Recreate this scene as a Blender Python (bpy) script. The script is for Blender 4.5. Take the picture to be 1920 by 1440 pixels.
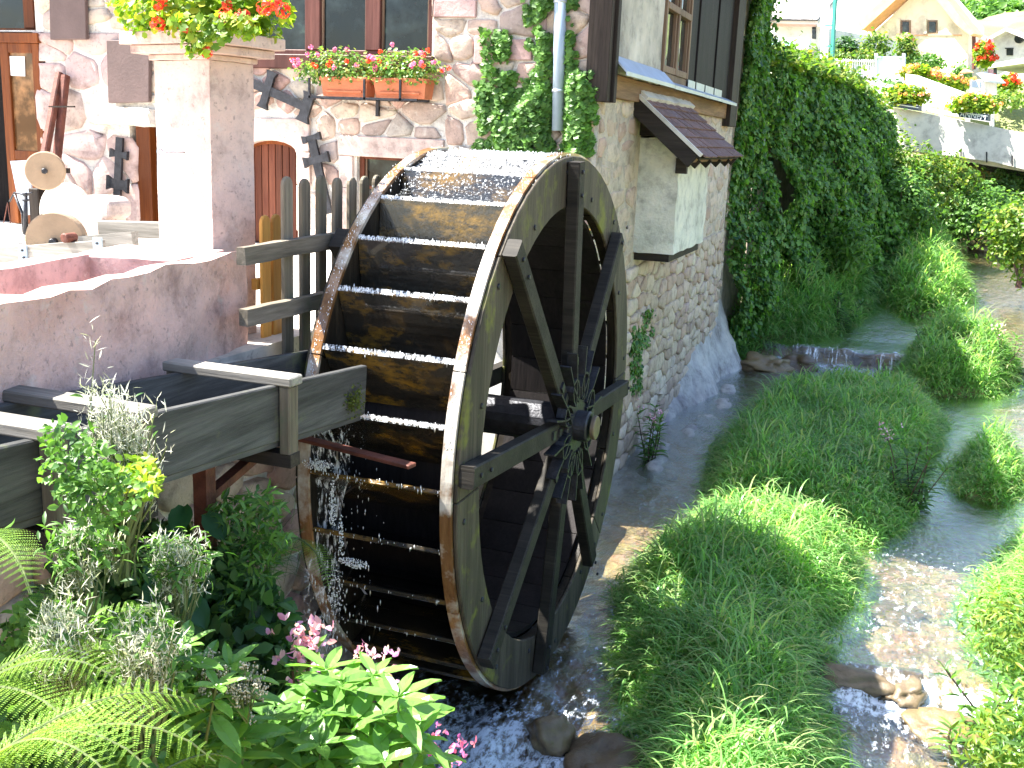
import bpy, bmesh, math, random
import numpy as np
from mathutils import Matrix, Vector
random.seed(7); RNG = np.random.default_rng(7)
for o in list(bpy.data.objects): bpy.data.objects.remove(o)
S = bpy.context.scene
COL = S.collection
# ------------------------------------------------------------------ camera
F_PX, PITCH, ROLL, THETA, CAMZ = 1986.2, .2287, .0417, .3458, 3.5
_n = np.array([math.cos(THETA), -math.sin(THETA), 0.]); _d = np.array([math.sin(THETA), math.cos(THETA), 0.])
def _W(v): return np.array([v @ _n, v @ _d, v[2]])
_fw = np.array([0, math.cos(PITCH), -math.sin(PITCH)]); _rt = np.array([1., 0, 0]); _up = np.cross(_rt, _fw)
_r2 = math.cos(ROLL)*_rt + math.sin(ROLL)*_up; _u2 = -math.sin(ROLL)*_rt + math.cos(ROLL)*_up
FW, RT, UP = _W(_fw), _W(_r2), _W(_u2)
DEPTH_DIR = _W(np.array([0, 1., 0]))
cam = bpy.data.cameras.new('camera'); camo = bpy.data.objects.new('camera', cam); COL.objects.link(camo)
camo.matrix_world = Matrix(((RT[0], UP[0], -FW[0], 0), (RT[1], UP[1], -FW[1], 0), (RT[2], UP[2], -FW[2], CAMZ), (0, 0, 0, 1)))
cam.sensor_width = 36; cam.lens = 36*F_PX/1920; cam.clip_end = 2000; cam.clip_start = .05
S.camera = camo
# ------------------------------------------------------------------ light
SUN = np.array([1., .2, -1.55]); SUN /= np.linalg.norm(SUN)
w = bpy.data.worlds.new('World'); S.world = w; w.use_nodes = True
nt = w.node_tree; bg = nt.nodes['Background']
sky = nt.nodes.new('ShaderNodeTexSky'); sky.sky_type = 'NISHITA'; sky.sun_disc = False
sky.sun_elevation = math.asin(-SUN[2]); sky.sun_rotation = math.atan2(-SUN[0], -SUN[1])
sky.air_density = 1.0; sky.dust_density = 1.5; sky.ozone_density = 1.0
nt.links.new(sky.outputs[0], bg.inputs[0]); bg.inputs[1].default_value = .09
sl = bpy.data.lights.new('sun', 'SUN'); sl.energy = 5; sl.angle = math.radians(.5); sl.color = (1, .96, .88)
so = bpy.data.objects.new('sun', sl); COL.objects.link(so)
so.rotation_mode = 'QUATERNION'; so.rotation_quaternion = Vector(SUN.tolist()).to_track_quat('-Z', 'Y'); so.location = (-20, -4, 30)
S.view_settings.view_transform = 'Standard'; S.view_settings.look = 'None'
S.view_settings.exposure = 2.5; S.view_settings.gamma = 1; S.view_settings.use_curve_mapping = False
S.render.engine = 'CYCLES'
S.cycles.max_bounces = 7; S.cycles.transparent_max_bounces = 10; S.cycles.diffuse_bounces = 3; S.cycles.glossy_bounces = 3
S.cycles.transmission_bounces = 4; S.cycles.sample_clamp_indirect = 6; S.cycles.use_denoising = True
# ------------------------------------------------------------------ surveying: a sight line through the photograph, cut with a plane of the place
def ray(x, y): return FW + (x-960)/F_PX*RT - (y-720)/F_PX*UP
O = np.array([0, 0, CAMZ])
def PX(x, y, v): r = ray(x, y); return O + r*(v/r[0])
def PY(x, y, v): r = ray(x, y); return O + r*(v/r[1])
def PZ(x, y, z): r = ray(x, y); return O + r*((z-CAMZ)/r[2])
def PD(x, y, dep): r = ray(x, y); return O + r*(dep/(r @ DEPTH_DIR))
def PN(x, y, p, nrm): r = ray(x, y); nrm = np.array(nrm, float); return O + r*(((np.array(p)-O) @ nrm)/(r @ nrm))
# ------------------------------------------------------------------ mesh collecting
class MB:
    def __init__(s): s.v = []; s.f = []
    def add(s, vs, fs):
        k = len(s.v); s.v += [tuple(float(c) for c in p) for p in vs]; s.f += [tuple(k+i for i in f) for f in fs]; return s
    def box(s, a, b):
        x0, y0, z0 = a; x1, y1, z1 = b
        return s.add([(x0,y0,z0),(x1,y0,z0),(x1,y1,z0),(x0,y1,z0),(x0,y0,z1),(x1,y0,z1),(x1,y1,z1),(x0,y1,z1)],
                     [(3,2,1,0),(4,5,6,7),(0,1,5,4),(1,2,6,5),(2,3,7,6),(3,0,4,7)])
    def beam(s, p, q, w, h, up=(0,0,1), ch=0.0):
        # rectangular bar from p to q: w across, h along "up"; chamfered when ch > 0
        p = np.array(p, float); q = np.array(q, float); t = q-p; t /= np.linalg.norm(t)
        u = np.array(up, float); u = u - (u@t)*t; u /= np.linalg.norm(u); r = np.cross(t, u)
        if ch: pr = [(-w/2+ch,-h/2),(w/2-ch,-h/2),(w/2,-h/2+ch),(w/2,h/2-ch),(w/2-ch,h/2),(-w/2+ch,h/2),(-w/2,h/2-ch),(-w/2,-h/2+ch)]
        else: pr = [(-w/2,-h/2),(w/2,-h/2),(w/2,h/2),(-w/2,h/2)]
        m = len(pr); vs = [e + r*a + u*b for e in (p, q) for a, b in pr]
        fs = [tuple(range(m)), tuple(range(2*m-1, m-1, -1))] + [((i+1) % m, i, m+i, m+(i+1) % m) for i in range(m)]
        return s.add(vs, fs)
    def prism(s, poly, dv):
        # closed solid: polygon of 3-D points pushed along dv
        m = len(poly); poly = [np.array(p, float) for p in poly]; dv = np.array(dv, float)
        vs = poly + [p+dv for p in poly]
        return s.add(vs, [tuple(range(m-1, -1, -1)), tuple(range(m, 2*m))] + [(i, (i+1) % m, m+(i+1) % m, m+i) for i in range(m)])
    def tube(s, pts, rad, n=8, cap=True):
        pts = [np.array(p, float) for p in pts]; m = len(pts); rad = rad if hasattr(rad, '__len__') else [rad]*m
        vs = []; pu = None
        for i, p in enumerate(pts):
            t = pts[min(i+1, m-1)] - pts[max(i-1, 0)]; t = t/(np.linalg.norm(t)+1e-9)
            if pu is None: pu = np.array([0,0,1.]) if abs(t[2]) < .9 else np.array([1.,0,0])
            u = pu - (pu@t)*t; u /= np.linalg.norm(u); pu = u; r = np.cross(t, u)
            vs += [p + rad[i]*(math.cos(2*math.pi*k/n)*r + math.sin(2*math.pi*k/n)*u) for k in range(n)]
        fs = [(i*n+k, i*n+(k+1) % n, (i+1)*n+(k+1) % n, (i+1)*n+k) for i in range(m-1) for k in range(n)]
        if cap: fs += [tuple(range(n-1, -1, -1)), tuple(range((m-1)*n, m*n))]
        return s.add(vs, fs)
    def disc(s, c, axis, r, th, n=24, bev=0.0):
        c = np.array(c, float); a = np.array(axis, float); a /= np.linalg.norm(a)
        if bev: return s.tube([c-a*th/2, c-a*(th/2-bev), c+a*(th/2-bev), c+a*th/2], [r-bev, r, r, r-bev], n)
        return s.tube([c-a*th/2, c+a*th/2], r, n)
    def build(s, name, mat, parent=None, smooth=False):
        me = bpy.data.meshes.new(name); me.from_pydata(s.v, [], s.f); me.update()
        if smooth: me.shade_smooth()
        return link(name, me, mat, parent)
def link(name, me, mat, parent=None):
    if mat is not None and not me.materials: me.materials.append(mat)
    o = bpy.data.objects.new(name, me); COL.objects.link(o)
    if parent is not None:
        o.parent = parent; o.matrix_parent_inverse = parent.matrix_world.inverted() if parent.matrix_world != Matrix() else Matrix()
    return o
def tag(o, label=None, cat=None, group=None, kind=None):
    if label: o['label'] = label
    if cat: o['category'] = cat
    if group: o['group'] = group
    if kind: o['kind'] = kind
    return o
def thing(name, label, cat, loc=(0,0,0), group=None):
    o = bpy.data.objects.new(name, None); COL.objects.link(o); o.empty_display_size = .1
    o.location = tuple(float(c) for c in loc); o.matrix_world = Matrix.Translation(o.location)
    return tag(o, label, cat, group)
def copy_tree(o, parent=None):
    c = o.copy(); COL.objects.link(c)
    if parent is not None: c.parent = parent
    for ch in [k for k in bpy.data.objects if k.parent == o]: copy_tree(ch, c)
    return c
def bevel(o, wd=.006, seg=1):
    m = o.modifiers.new('bevel', 'BEVEL'); m.width = wd; m.segments = seg; m.limit_method = 'ANGLE'; m.angle_limit = .6
    return o
# merged copies of one small template, placed with numpy
def scatter(name, tv, tf, pos, mats, mat, parent=None, scale=None, smooth=False):
    tv = np.array(tv, float); N = len(pos); k = len(tv)
    if scale is not None: mats = mats*np.asarray(scale).reshape(-1, 1, 1)
    V = (np.einsum('nij,kj->nki', mats, tv) + np.asarray(pos)[:, None, :]).reshape(-1, 3)
    return raw(name, V, tf, N, k, mat, parent, smooth)
def raw(name, V, tf, N, k, mat, parent=None, smooth=False):
    sizes = np.array([len(f) for f in tf]); flat = np.concatenate([np.array(f) for f in tf])
    L = (flat[None, :] + (np.arange(N)*k)[:, None]).ravel().astype(np.int32)
    tot = np.tile(sizes, N); st = np.concatenate([[0], np.cumsum(tot)[:-1]]).astype(np.int32)
    me = bpy.data.meshes.new(name); me.vertices.add(len(V)); me.vertices.foreach_set('co', V.astype(np.float32).ravel())
    me.loops.add(len(L)); me.loops.foreach_set('vertex_index', L)
    me.polygons.add(len(tot)); me.polygons.foreach_set('loop_start', st)
    me.update(calc_edges=True)
    if smooth: me.shade_smooth()
    return link(name, me, mat, parent)
def basis(nrm, rng, spin=None):
    # frames (x = leaf length, y = leaf width, z = normal) for arrays of normals
    nrm = nrm/(np.linalg.norm(nrm, axis=1, keepdims=True)+1e-9); N = len(nrm)
    a = rng.normal(size=(N, 3)) if spin is None else np.asarray(spin, float)*np.ones((N, 3)) + rng.normal(size=(N, 3))*.25
    x = a - (a*nrm).sum(1, keepdims=True)*nrm; x /= np.linalg.norm(x, axis=1, keepdims=True)+1e-9
    y = np.cross(nrm, x); return np.stack([x, y, nrm], axis=2)
LEAF = ([(0,0,0),(.35,.3,.08),(.35,-.3,.08),(.45,0,0),(.75,.22,.03),(.75,-.22,.03),(1,0,-.08)], [(0,1,3),(0,3,2),(1,4,6,3),(3,6,5,2)])
SMALL = ([(0,0,0),(.45,.33,.1),(1,0,0),(.45,-.33,.1)], [(0,1,2),(0,2,3)])
LANCE = ([(0,0,0),(.25,.1,.04),(.25,-.1,.04),(.3,0,0),(.6,.12,.0),(.6,-.12,.0),(.62,0,-.05),(1,0,-.22)],
         [(0,1,3),(0,3,2),(1,4,6,3),(3,6,5,2),(4,7,6),(6,7,5)])
IVY = ([(0,0,0),(.1,.45,.05),(.45,.3,.06),(.5,.62,0),(1,0,-.05),(.5,-.62,0),(.45,-.3,.06),(.1,-.45,.05),(.4,0,0)], [(0,1,2,8),(8,2,3,4),(8,4,5,6),(8,6,7,0)])
# ------------------------------------------------------------------ materials
MATS = {}
def nodes(name):
    m = bpy.data.materials.new(name); m.use_nodes = True; t = m.node_tree; b = t.nodes['Principled BSDF']; MATS[name] = m
    return m, t, b
def N(t, kind, **kw):
    x = t.nodes.new(kind)
    for k, v in kw.items():
        if k.startswith('i_'): x.inputs[k[2:].replace('_', ' ')].default_value = v
        else: setattr(x, k, v)
    return x
def ramp(t, fac, stops):
    r = N(t, 'ShaderNodeValToRGB'); e = r.color_ramp.elements
    while len(e) < len(stops): e.new(.5)
    for k, (p, c) in enumerate(stops): e[k].position = p; e[k].color = (*c, 1)
    t.links.new(fac, r.inputs[0]); return r.outputs[0]
def mixc(t, fac, a, b, mode='MIX'):
    m = N(t, 'ShaderNodeMix', data_type='RGBA', blend_type=mode)
    for s_, v in ((0, fac), (6, a), (7, b)):
        if isinstance(v, (int, float)): m.inputs[s_].default_value = v
        elif isinstance(v, tuple): m.inputs[s_].default_value = (*v, 1)
        else: t.links.new(v, m.inputs[s_])
    return m.outputs[2]
def noise(t, sc, det=4, co=None, stretch=None, rough=.6):
    n = N(t, 'ShaderNodeTexNoise'); n.inputs['Scale'].default_value = sc; n.inputs['Detail'].default_value = det; n.inputs['Roughness'].default_value = rough
    if co is None: co = N(t, 'ShaderNodeNewGeometry').outputs['Position']
    if stretch:
        mp = N(t, 'ShaderNodeMapping'); mp.inputs['Scale'].default_value = stretch; t.links.new(co, mp.inputs[0]); co = mp.outputs[0]
    t.links.new(co, n.inputs[0]); return n.outputs[0]
def bump(t, b, h, strength=.3, dist=.02):
    x = N(t, 'ShaderNodeBump'); x.inputs['Strength'].default_value = strength; x.inputs['Distance'].default_value = dist
    t.links.new(h, x.inputs['Height']); t.links.new(x.outputs[0], b.inputs['Normal']); return x
def M_simple(name, c, rough=.7, var=.25, sc=8, bmp=.3, bsc=40, metal=0, dist=.01, stretch=None):
    m, t, b = nodes(name); v = noise(t, sc, 5, stretch=stretch)
    dk = tuple(x*(1-var) for x in c); lt = tuple(min(1, x*(1+var)) for x in c)
    t.links.new(ramp(t, v, [(.3, dk), (.7, lt)]), b.inputs['Base Color'])
    b.inputs['Roughness'].default_value = rough; b.inputs['Metallic'].default_value = metal
    if bmp: bump(t, b, noise(t, bsc, 4, stretch=stretch), bmp, dist)
    return m
def M_wood(name, c1, c2, axis='X', rough=.65, moss=None, moss_glare_amt=.5, wet=0, knots=.0):
    m, t, b = nodes(name); st = {'X': (1.2, 22, 22), 'Y': (22, 1.2, 22), 'Z': (22, 22, 1.2)}[axis]
    co = N(t, 'ShaderNodeTexCoord').outputs['Object']
    g = noise(t, 2.2, 6, co, st, .7); g2 = noise(t, .9, 4, co, tuple(s*.35 for s in st))
    col = ramp(t, g, [(.32, c1), (.5, tuple((a+b_)/2 for a, b_ in zip(c1, c2))), (.68, c2)])
    col = mixc(t, ramp(t, g2, [(.42, (0,0,0)), (.62, (.6,.6,.6))]), col, tuple(x*.5 for x in c1))
    oi = N(t, 'ShaderNodeObjectInfo'); hv = N(t, 'ShaderNodeMapRange'); hv.inputs[3].default_value = .75; hv.inputs[4].default_value = 1.25
    t.links.new(oi.outputs['Random'], hv.inputs[0]); cc = N(t, 'ShaderNodeCombineColor')
    for i in range(3): t.links.new(hv.outputs[0], cc.inputs[i])
    col = mixc(t, 1.0, col, cc.outputs[0], 'MULTIPLY')
    if moss:
        mm = noise(t, 3.2, 5, rough=.65); col = mixc(t, ramp(t, mm, [(.62-.25*moss_glare_amt, (0,0,0)), (.72-.2*moss_glare_amt, (1,1,1))]), col, moss)
    t.links.new(col, b.inputs['Base Color']); b.inputs['Roughness'].default_value = rough
    b.inputs['Specular IOR Level'].default_value = .18
    if wet: b.inputs['Coat Weight'].default_value = wet; b.inputs['Coat Roughness'].default_value = .15
    bump(t, b, g, .55, .006); return m
def M_stone(name, stops, sc=5, rough=.85, byobj=True, island=False, spots=True, bdist=.015, bstr=.6, brt=1.0):
    m, t, b = nodes(name)
    stops = [(p, tuple(x*brt for x in c)) for p, c in stops]
    if byobj:
        r = N(t, 'ShaderNodeNewGeometry').outputs['Random Per Island'] if island else N(t, 'ShaderNodeObjectInfo').outputs['Random']
        base = ramp(t, r, stops)
    else: base = ramp(t, noise(t, sc*.35, 4), stops)
    v = noise(t, sc, 8, rough=.7)
    base = mixc(t, .75, base, ramp(t, v, [(.3, (.35,.32,.32)), (.5, (1,1,1)), (.7, (1.25,1.2,1.15))]), 'MULTIPLY')
    if spots:
        base = mixc(t, ramp(t, noise(t, sc*7, 3), [(.6, (0,0,0)), (.7, (.5,.5,.5))]), base, (.16,.13,.12))
        base = mixc(t, ramp(t, noise(t, sc*2.2, 5), [(.6, (0,0,0)), (.72, (.45,.45,.45))]), base, (.62,.58,.52))
    t.links.new(base, b.inputs['Base Color']); b.inputs['Roughness'].default_value = rough
    bump(t, b, noise(t, sc*5, 6, rough=.7), bstr, bdist); return m
def M_leaf(name, dark, light, trans=.45, rough=.45, spread=None, var3=None, tmul=(1.5, 1.7, .7)):
    m, t, b = nodes(name); out = t.nodes['Material Output']
    r = N(t, 'ShaderNodeNewGeometry').outputs['Random Per Island']
    st = [(0, dark), (.6, light)] + ([(.93, var3), (1, var3)] if var3 else [(1, tuple(min(1, x*1.3) for x in light))])
    col = ramp(t, r, st)
    col = mixc(t, .6, col, ramp(t, noise(t, 1.3, 3), [(.35, (.6,.65,.6)), (.65, (1.2,1.15,1.0))]), 'MULTIPLY')
    t.links.new(col, b.inputs['Base Color']); b.inputs['Roughness'].default_value = rough; b.inputs['Specular IOR Level'].default_value = .35
    tr = N(t, 'ShaderNodeBsdfTranslucent'); tc = mixc(t, 1.0, col, tmul, 'MULTIPLY'); t.links.new(tc, tr.inputs[0])
    mx = N(t, 'ShaderNodeMixShader'); mx.inputs[0].default_value = trans
    t.links.new(b.outputs[0], mx.inputs[1]); t.links.new(tr.outputs[0], mx.inputs[2]); t.links.new(mx.outputs[0], out.inputs[0]); return m
M = {}
M['pink'] = M_stone('pink_sandstone', [(.3, (.40,.25,.235)), (.5, (.47,.32,.30)), (.7, (.42,.29,.285))], sc=5, byobj=False)
M['pinkpale'] = M_stone('pale_pink_sandstone', [(.3, (.54,.385,.34)), (.5, (.60,.465,.41)), (.7, (.53,.42,.38))], sc=5, byobj=False, bstr=.7)
M['trough'] = M_stone('weathered_trough_sandstone', [(.3, (.55,.31,.255)), (.5, (.68,.455,.40)), (.7, (.57,.41,.36))], sc=4.5, byobj=False, bstr=1.0, bdist=.02)
M['rubble'] = M_stone('rubble_stone', [(0, (.44,.28,.24)), (.2, (.50,.40,.32)), (.38, (.33,.26,.235)), (.52, (.54,.44,.34)), (.68, (.42,.28,.245)), (.82, (.40,.36,.32)), (.92, (.54,.46,.37)), (1, (.48,.32,.28))], sc=7)
M['rubble_i'] = M_stone('rubble_stone_small', [(0, (.42,.30,.26)), (.2, (.50,.42,.35)), (.4, (.32,.26,.25)), (.6, (.5,.43,.37)), (.8, (.38,.27,.25)), (1, (.40,.37,.35))], sc=9, island=True)
M['pinkblock'] = M_stone('pink_sandstone_block', [(0, (.47,.33,.30)), (.35, (.52,.40,.36)), (.6, (.43,.30,.29)), (.8, (.54,.43,.36)), (1, (.50,.37,.35))], sc=5)
M['buff'] = M_stone('buff_field_stone', [(0, (.44,.33,.245)), (.3, (.54,.45,.35)), (.55, (.36,.265,.205)), (.8, (.48,.34,.265)), (1, (.58,.50,.41))], sc=8)
M['mortar'] = M_stone('lime_mortar', [(.3, (.58,.54,.48)), (.5, (.74,.70,.64)), (.7, (.62,.55,.48))], sc=6, byobj=False, bstr=.8, bdist=.02)
M['render'] = M_stone('rough_lime_render', [(.3, (.45,.365,.28)), (.5, (.63,.55,.45)), (.7, (.50,.41,.33))], sc=6, byobj=False, bstr=1.0, bdist=.04)
M['plaster'] = M_stone('pale_plaster', [(.35, (.62,.62,.54)), (.6, (.77,.76,.68))], sc=5, byobj=False, bstr=1.0, bdist=.03, spots=False)
M['greyplaster'] = M_stone('stained_grey_plaster', [(.3, (.22,.21,.19)), (.5, (.46,.43,.38)), (.7, (.62,.58,.52))], sc=4, byobj=False, bstr=.8, bdist=.03, spots=False)
M['concrete'] = M_stone('pale_concrete', [(.3, (.50,.48,.43)), (.7, (.62,.60,.55))], sc=2.5, byobj=False, spots=False, bstr=.3)
M['limewash'] = M_stone('limewashed_stone', [(.34, (.24,.21,.24)), (.5, (.55,.53,.50)), (.66, (.36,.33,.32))], sc=2.6, byobj=False, bstr=1.0, bdist=.04)
M['rock'] = M_stone('stream_rock', [(0, (.09,.06,.035)), (.5, (.18,.125,.06)), (1, (.12,.09,.055))], sc=5, spots=False)
M['rock'].node_tree.nodes['Principled BSDF'].inputs['Roughness'].default_value = .35
M['terrace'] = M_stone('courtyard_paving', [(.3, (.50,.46,.41)), (.7, (.60,.56,.50))], sc=3, byobj=False, bstr=.4)
M['grind'] = M_simple('grindstone', (.30,.21,.135), .8, .15, 6, .4, 60)
M['iron'] = M_simple('black_iron', (.035,.036,.042), .45, .4, 14, .5, 50, .6)
M['rust'] = M_simple('rusty_steel', (.12,.036,.022), .65, .5, 10, .5, 60, .2)
M['zinc'] = M_simple('zinc_sheet', (.42,.47,.55), .42, .12, 5, .15, 20, .5)
M['pipe'] = M_simple('grey_painted_pipe', (.30,.38,.46), .4, .1, 5, .1, 20, .1)
M['terracotta'] = M_simple('terracotta', (.52,.16,.07), .75, .15, 9, .2, 60)
M['rooftile'] = M_stone('dark_roof_tile', [(0, (.14,.075,.065)), (.5, (.20,.11,.095)), (1, (.16,.10,.10))], sc=14, spots=True)
M['darkwood'] = M_wood('dark_timber', (.022,.017,.014), (.06,.045,.036), 'Z')
M['darkwoodx'] = M_wood('dark_timber_across', (.02,.017,.015), (.055,.043,.036), 'X')
M['boards'] = M_wood('black_brown_boards', (.008,.0065,.007), (.024,.019,.019), 'Z')
M['oak'] = M_wood('old_oak_beam', (.16,.085,.04), (.36,.21,.11), 'Y')
M['grey'] = M_wood('grey_weathered_wood', (.04,.041,.041), (.11,.11,.106), 'Y', moss=(.10,.11,.06), moss_glare_amt=.1)
M['greyx'] = M_wood('grey_weathered_wood_across', (.16,.15,.13), (.32,.30,.27), 'X')
M['picket'] = M_wood('picket_wood', (.11,.095,.07), (.26,.22,.165), 'Z', moss=(.12,.13,.09), moss_glare_amt=.2)
M['varnish'] = M_wood('varnished_orange_wood', (.11,.026,.006), (.22,.065,.014), 'Z', rough=.4)
M['railwood'] = M_wood('rail_wood', (.12,.105,.08), (.28,.24,.19), 'Y', moss=(.14,.14,.09), moss_glare_amt=.1)
M['door'] = M_wood('red_brown_door', (.10,.028,.016), (.19,.065,.035), 'Z', rough=.5)
M['frame'] = M_wood('window_frame_brown', (.09,.035,.028), (.15,.062,.05), 'Z', rough=.5)
M['framelt'] = M_wood('faded_window_frame', (.16,.10,.065), (.28,.19,.13), 'Z', rough=.6)
M['orangewood'] = M_wood('honey_wood', (.50,.23,.05), (.66,.36,.09), 'Z', rough=.5)
M['white'] = M_simple('white_paint', (.80,.80,.80), .5, .04, 5, .05)
M['paper'] = M_simple('paper', (.82,.82,.80), .8, .02, 5, 0)
def M_glass(name, tint=(.008,.011,.011)):
    m, t, b = nodes(name); t.links.new(ramp(t, noise(t, 3, 5), [(.45, tint), (.62, tuple(x*4 for x in tint)), (.75, (.10,.16,.12))]), b.inputs['Base Color'])
    b.inputs['Roughness'].default_value = .04; b.inputs['Specular IOR Level'].default_value = .4; bump(t, b, noise(t, 2, 2), .15, .03); return m
M['glass'] = M_glass('dark_window_glass')
M['ivy'] = M_leaf('ivy_leaf', (.028,.095,.030), (.10,.235,.06), .38, var3=(.18,.29,.08))
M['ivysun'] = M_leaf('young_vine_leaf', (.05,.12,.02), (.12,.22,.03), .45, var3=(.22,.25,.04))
M['grass'] = M_leaf('grass_blade', (.075,.21,.05), (.27,.48,.17), .55, .33, var3=(.36,.40,.20))
M['shrub'] = M_leaf('shrub_leaf', (.04,.11,.028), (.12,.24,.05), .4)
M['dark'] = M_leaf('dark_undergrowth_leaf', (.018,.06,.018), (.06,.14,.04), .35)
M['fern'] = M_leaf('fern_leaf', (.09,.19,.03), (.18,.30,.05), .5)
M['elder'] = M_leaf('broad_shrub_leaf', (.08,.19,.045), (.15,.30,.07), .35, .3)
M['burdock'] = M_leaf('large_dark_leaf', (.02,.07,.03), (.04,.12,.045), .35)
M['fluff'] = M_leaf('seed_fluff', (.60,.58,.52), (.80,.79,.73), .4, .9, var3=(.42,.45,.25), tmul=(1.1,1.1,1.0))
M['straw'] = M_leaf('dry_straw', (.35,.32,.26), (.52,.49,.42), .2, .9)
M['geranium'] = M_leaf('geranium_leaf', (.08,.17,.015), (.22,.34,.03), .5, var3=(.40,.42,.05))
M['ivyfront'] = M_leaf('bright_ivy_leaf', (.05,.13,.028), (.14,.28,.06), .4)
M['windowgreen'] = M_leaf('windowbox_leaf', (.06,.15,.04), (.14,.26,.07), .4, var3=(.30,.32,.10))
M['redpetal'] = M_leaf('red_petal', (.62,.03,.02), (.75,.07,.03), .3)
M['pinkpetal'] = M_leaf('pink_petal', (.62,.10,.36), (.75,.24,.52), .3)
M['orangepetal'] = M_leaf('mixed_petal', (.75,.25,.08), (.78,.50,.16), .3, var3=(.7,.25,.35))
M['lilac'] = M_leaf('lilac_petal', (.58,.20,.50), (.80,.50,.76), .4)
M['stem'] = M_simple('green_stem', (.10,.13,.04), .6, .3, 10, 0)
M['redstem'] = M_simple('dark_red_stem', (.10,.05,.04), .6, .3, 10, 0)
def M_moss():
    return M_leaf('moss_tuft', (.05,.07,.012), (.10,.12,.02), .2, .9)
M['moss'] = M_moss()
# ================================================================== ground
def sstep(a, b, x): t = np.clip((x-a)/(b-a), 0, 1); return t*t*(3-2*t)
def vnoise(x, y, sc, seed=0):
    x = np.asarray(x)*sc+seed*17.3; y = np.asarray(y)*sc+seed*9.1
    xi, yi = np.floor(x), np.floor(y); fx, fy = x-xi, y-yi; fx = fx*fx*(3-2*fx); fy = fy*fy*(3-2*fy)
    h = lambda a, b: np.modf(np.abs(np.sin(a*127.1+b*311.7+seed)*43758.5453))[0]
    return (h(xi,yi)*(1-fx)+h(xi+1,yi)*fx)*(1-fy)+(h(xi,yi+1)*(1-fx)+h(xi+1,yi+1)*fx)*fy - .5
ISL = {
 'near': [(-1.0,3.9),(-.98,5.0),(-1.2,5.8),(-1.55,6.8),(-1.72,7.7),(-1.6,8.6),(-1.5,9.2),(-.9,9.45),(-.2,9.2),(.0,8.8),(.02,8.1),(-.2,7.5),(-.22,6.9),(-.1,6.2),(-.05,5.4),(0,3.9)],
 'mid': [(-1.35,9.3),(-1.6,10.3),(-1.7,11.6),(-1.6,13.2),(-1.35,14.8),(-.5,15.7),(.4,15.5),(.8,14.4),(.62,12.9),(.42,11.4),(.3,10.2),(.1,9.4)],
 'far': [(.25,16.3),(.15,17.4),(.4,18.8),(1.2,19.3),(1.85,18.6),(1.95,17.4),(1.5,16.5),(.9,16.1)],
 'small': [(.82,11.3),(.78,12.4),(1.05,13.1),(1.5,13.0),(1.6,12.0),(1.3,11.2)],
 'upper': [(.2,21),(-.3,22.5),(-.3,25),(.1,28),(.9,29),(1.3,26),(1.35,22.8),(.9,21.2)],
 'foot': [(-2.6,16.9),(-2.2,17.6),(-1.8,18.2),(-1.3,18.9),(-.75,20),(-.6,22),(-.9,24),(-2.6,24)],
 'footfar': [(-.9,20.8),(-.5,21.2),(-.35,22.5),(-.7,25),(-.3,29),(-2.6,29),(-2.6,23)],
}
def pdist(px, py, poly):
    # signed distance to a polygon, positive inside
    px = np.asarray(px, float); py = np.asarray(py, float); d = np.full(px.shape, 1e9); ins = np.zeros(px.shape, bool); m = len(poly)
    for i in range(m):
        (ax, ay), (bx, by) = poly[i], poly[(i+1) % m]
        ex, ey = bx-ax, by-ay; t = np.clip(((px-ax)*ex+(py-ay)*ey)/(ex*ex+ey*ey), 0, 1)
        d = np.minimum(d, np.hypot(px-ax-t*ex, py-ay-t*ey))
        c = ((ay > py) != (by > py)) & (px < (bx-ax)*(py-ay)/(by-ay+1e-12)+ax); ins ^= c
    return np.where(ins, d, -d)
def level(y, x=0.):
    # water level along the stream: ledge of slabs at 7, weir at 17.8, then rising
    y = np.asarray(y, float)
    return .09*sstep(6.85, 7.05, y)*sstep(-.9, -.4, x)+.09*sstep(5.5, 10, y)*(1-sstep(-.9, -.4, x)) + .24*sstep(17.72, 17.86, y) + .095*np.clip(y-19, 0, 13)
XR = ([2, 5, 5.8, 7.2, 8.5, 9.6, 11, 12, 15, 21, 30, 40], [.95, .85, 1.0, .98, .80, 1.0, 1.5, 2.6, 4.6, 5.6, 6.2, 6])
def ground_h(x, y):
    s = level(y, x); h = s - .13 + .07*vnoise(x, y, 1.7, 1) + .05*vnoise(x, y, 4.5, 2)
    for k, p in ISL.items():
        m = (np.abs(x) < 4) & (y < 30)
        dd = np.full(np.shape(x), -9.); dd[m] = pdist(x[m], y[m], p)
        h = h + .26*sstep(-.06, .3, dd)
    xr = np.interp(y, *XR); e = x - xr
    h = h + .3*sstep(0, .5, e) + .25*np.clip(e-.3, 0, 3)
    b = sstep(0, 1, (-1.35-x)/1.6)*(1-sstep(4.0, 4.9, y)); h = h + 1.15*b
    h = h + 4.6*sstep(31.5, 40, y) + .10*np.clip(y-45, 0, 60) + .115*np.clip(y-80, 0, 400)
    far = sstep(7, 14, np.abs(x)); h = np.where(y < 31, h*(1-far)+far*2.0, h)
    # dry ground behind the mill and under the garden
    beh = (x < -2.9) & (y > 8.5) & (y < 31); h = np.where(beh, np.minimum(h, s-.1), h)
    return h
gx = np.concatenate([[-400,-200,-100,-50,-25,-14,-9,-6], np.arange(-4, 5, .09), np.arange(5, 8, .3), [8.5,11,16,25,50,100,200,400]])
gy = np.concatenate([[-60,-20,-5,0,1.5], np.arange(2.5, 22, .09), np.arange(22, 46, .5), [50,56,64,72,80,95,110,130,160,200,260,340,450,600]])
GX, GY = np.meshgrid(gx, gy); GZ = ground_h(GX.ravel(), GY.ravel())
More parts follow.
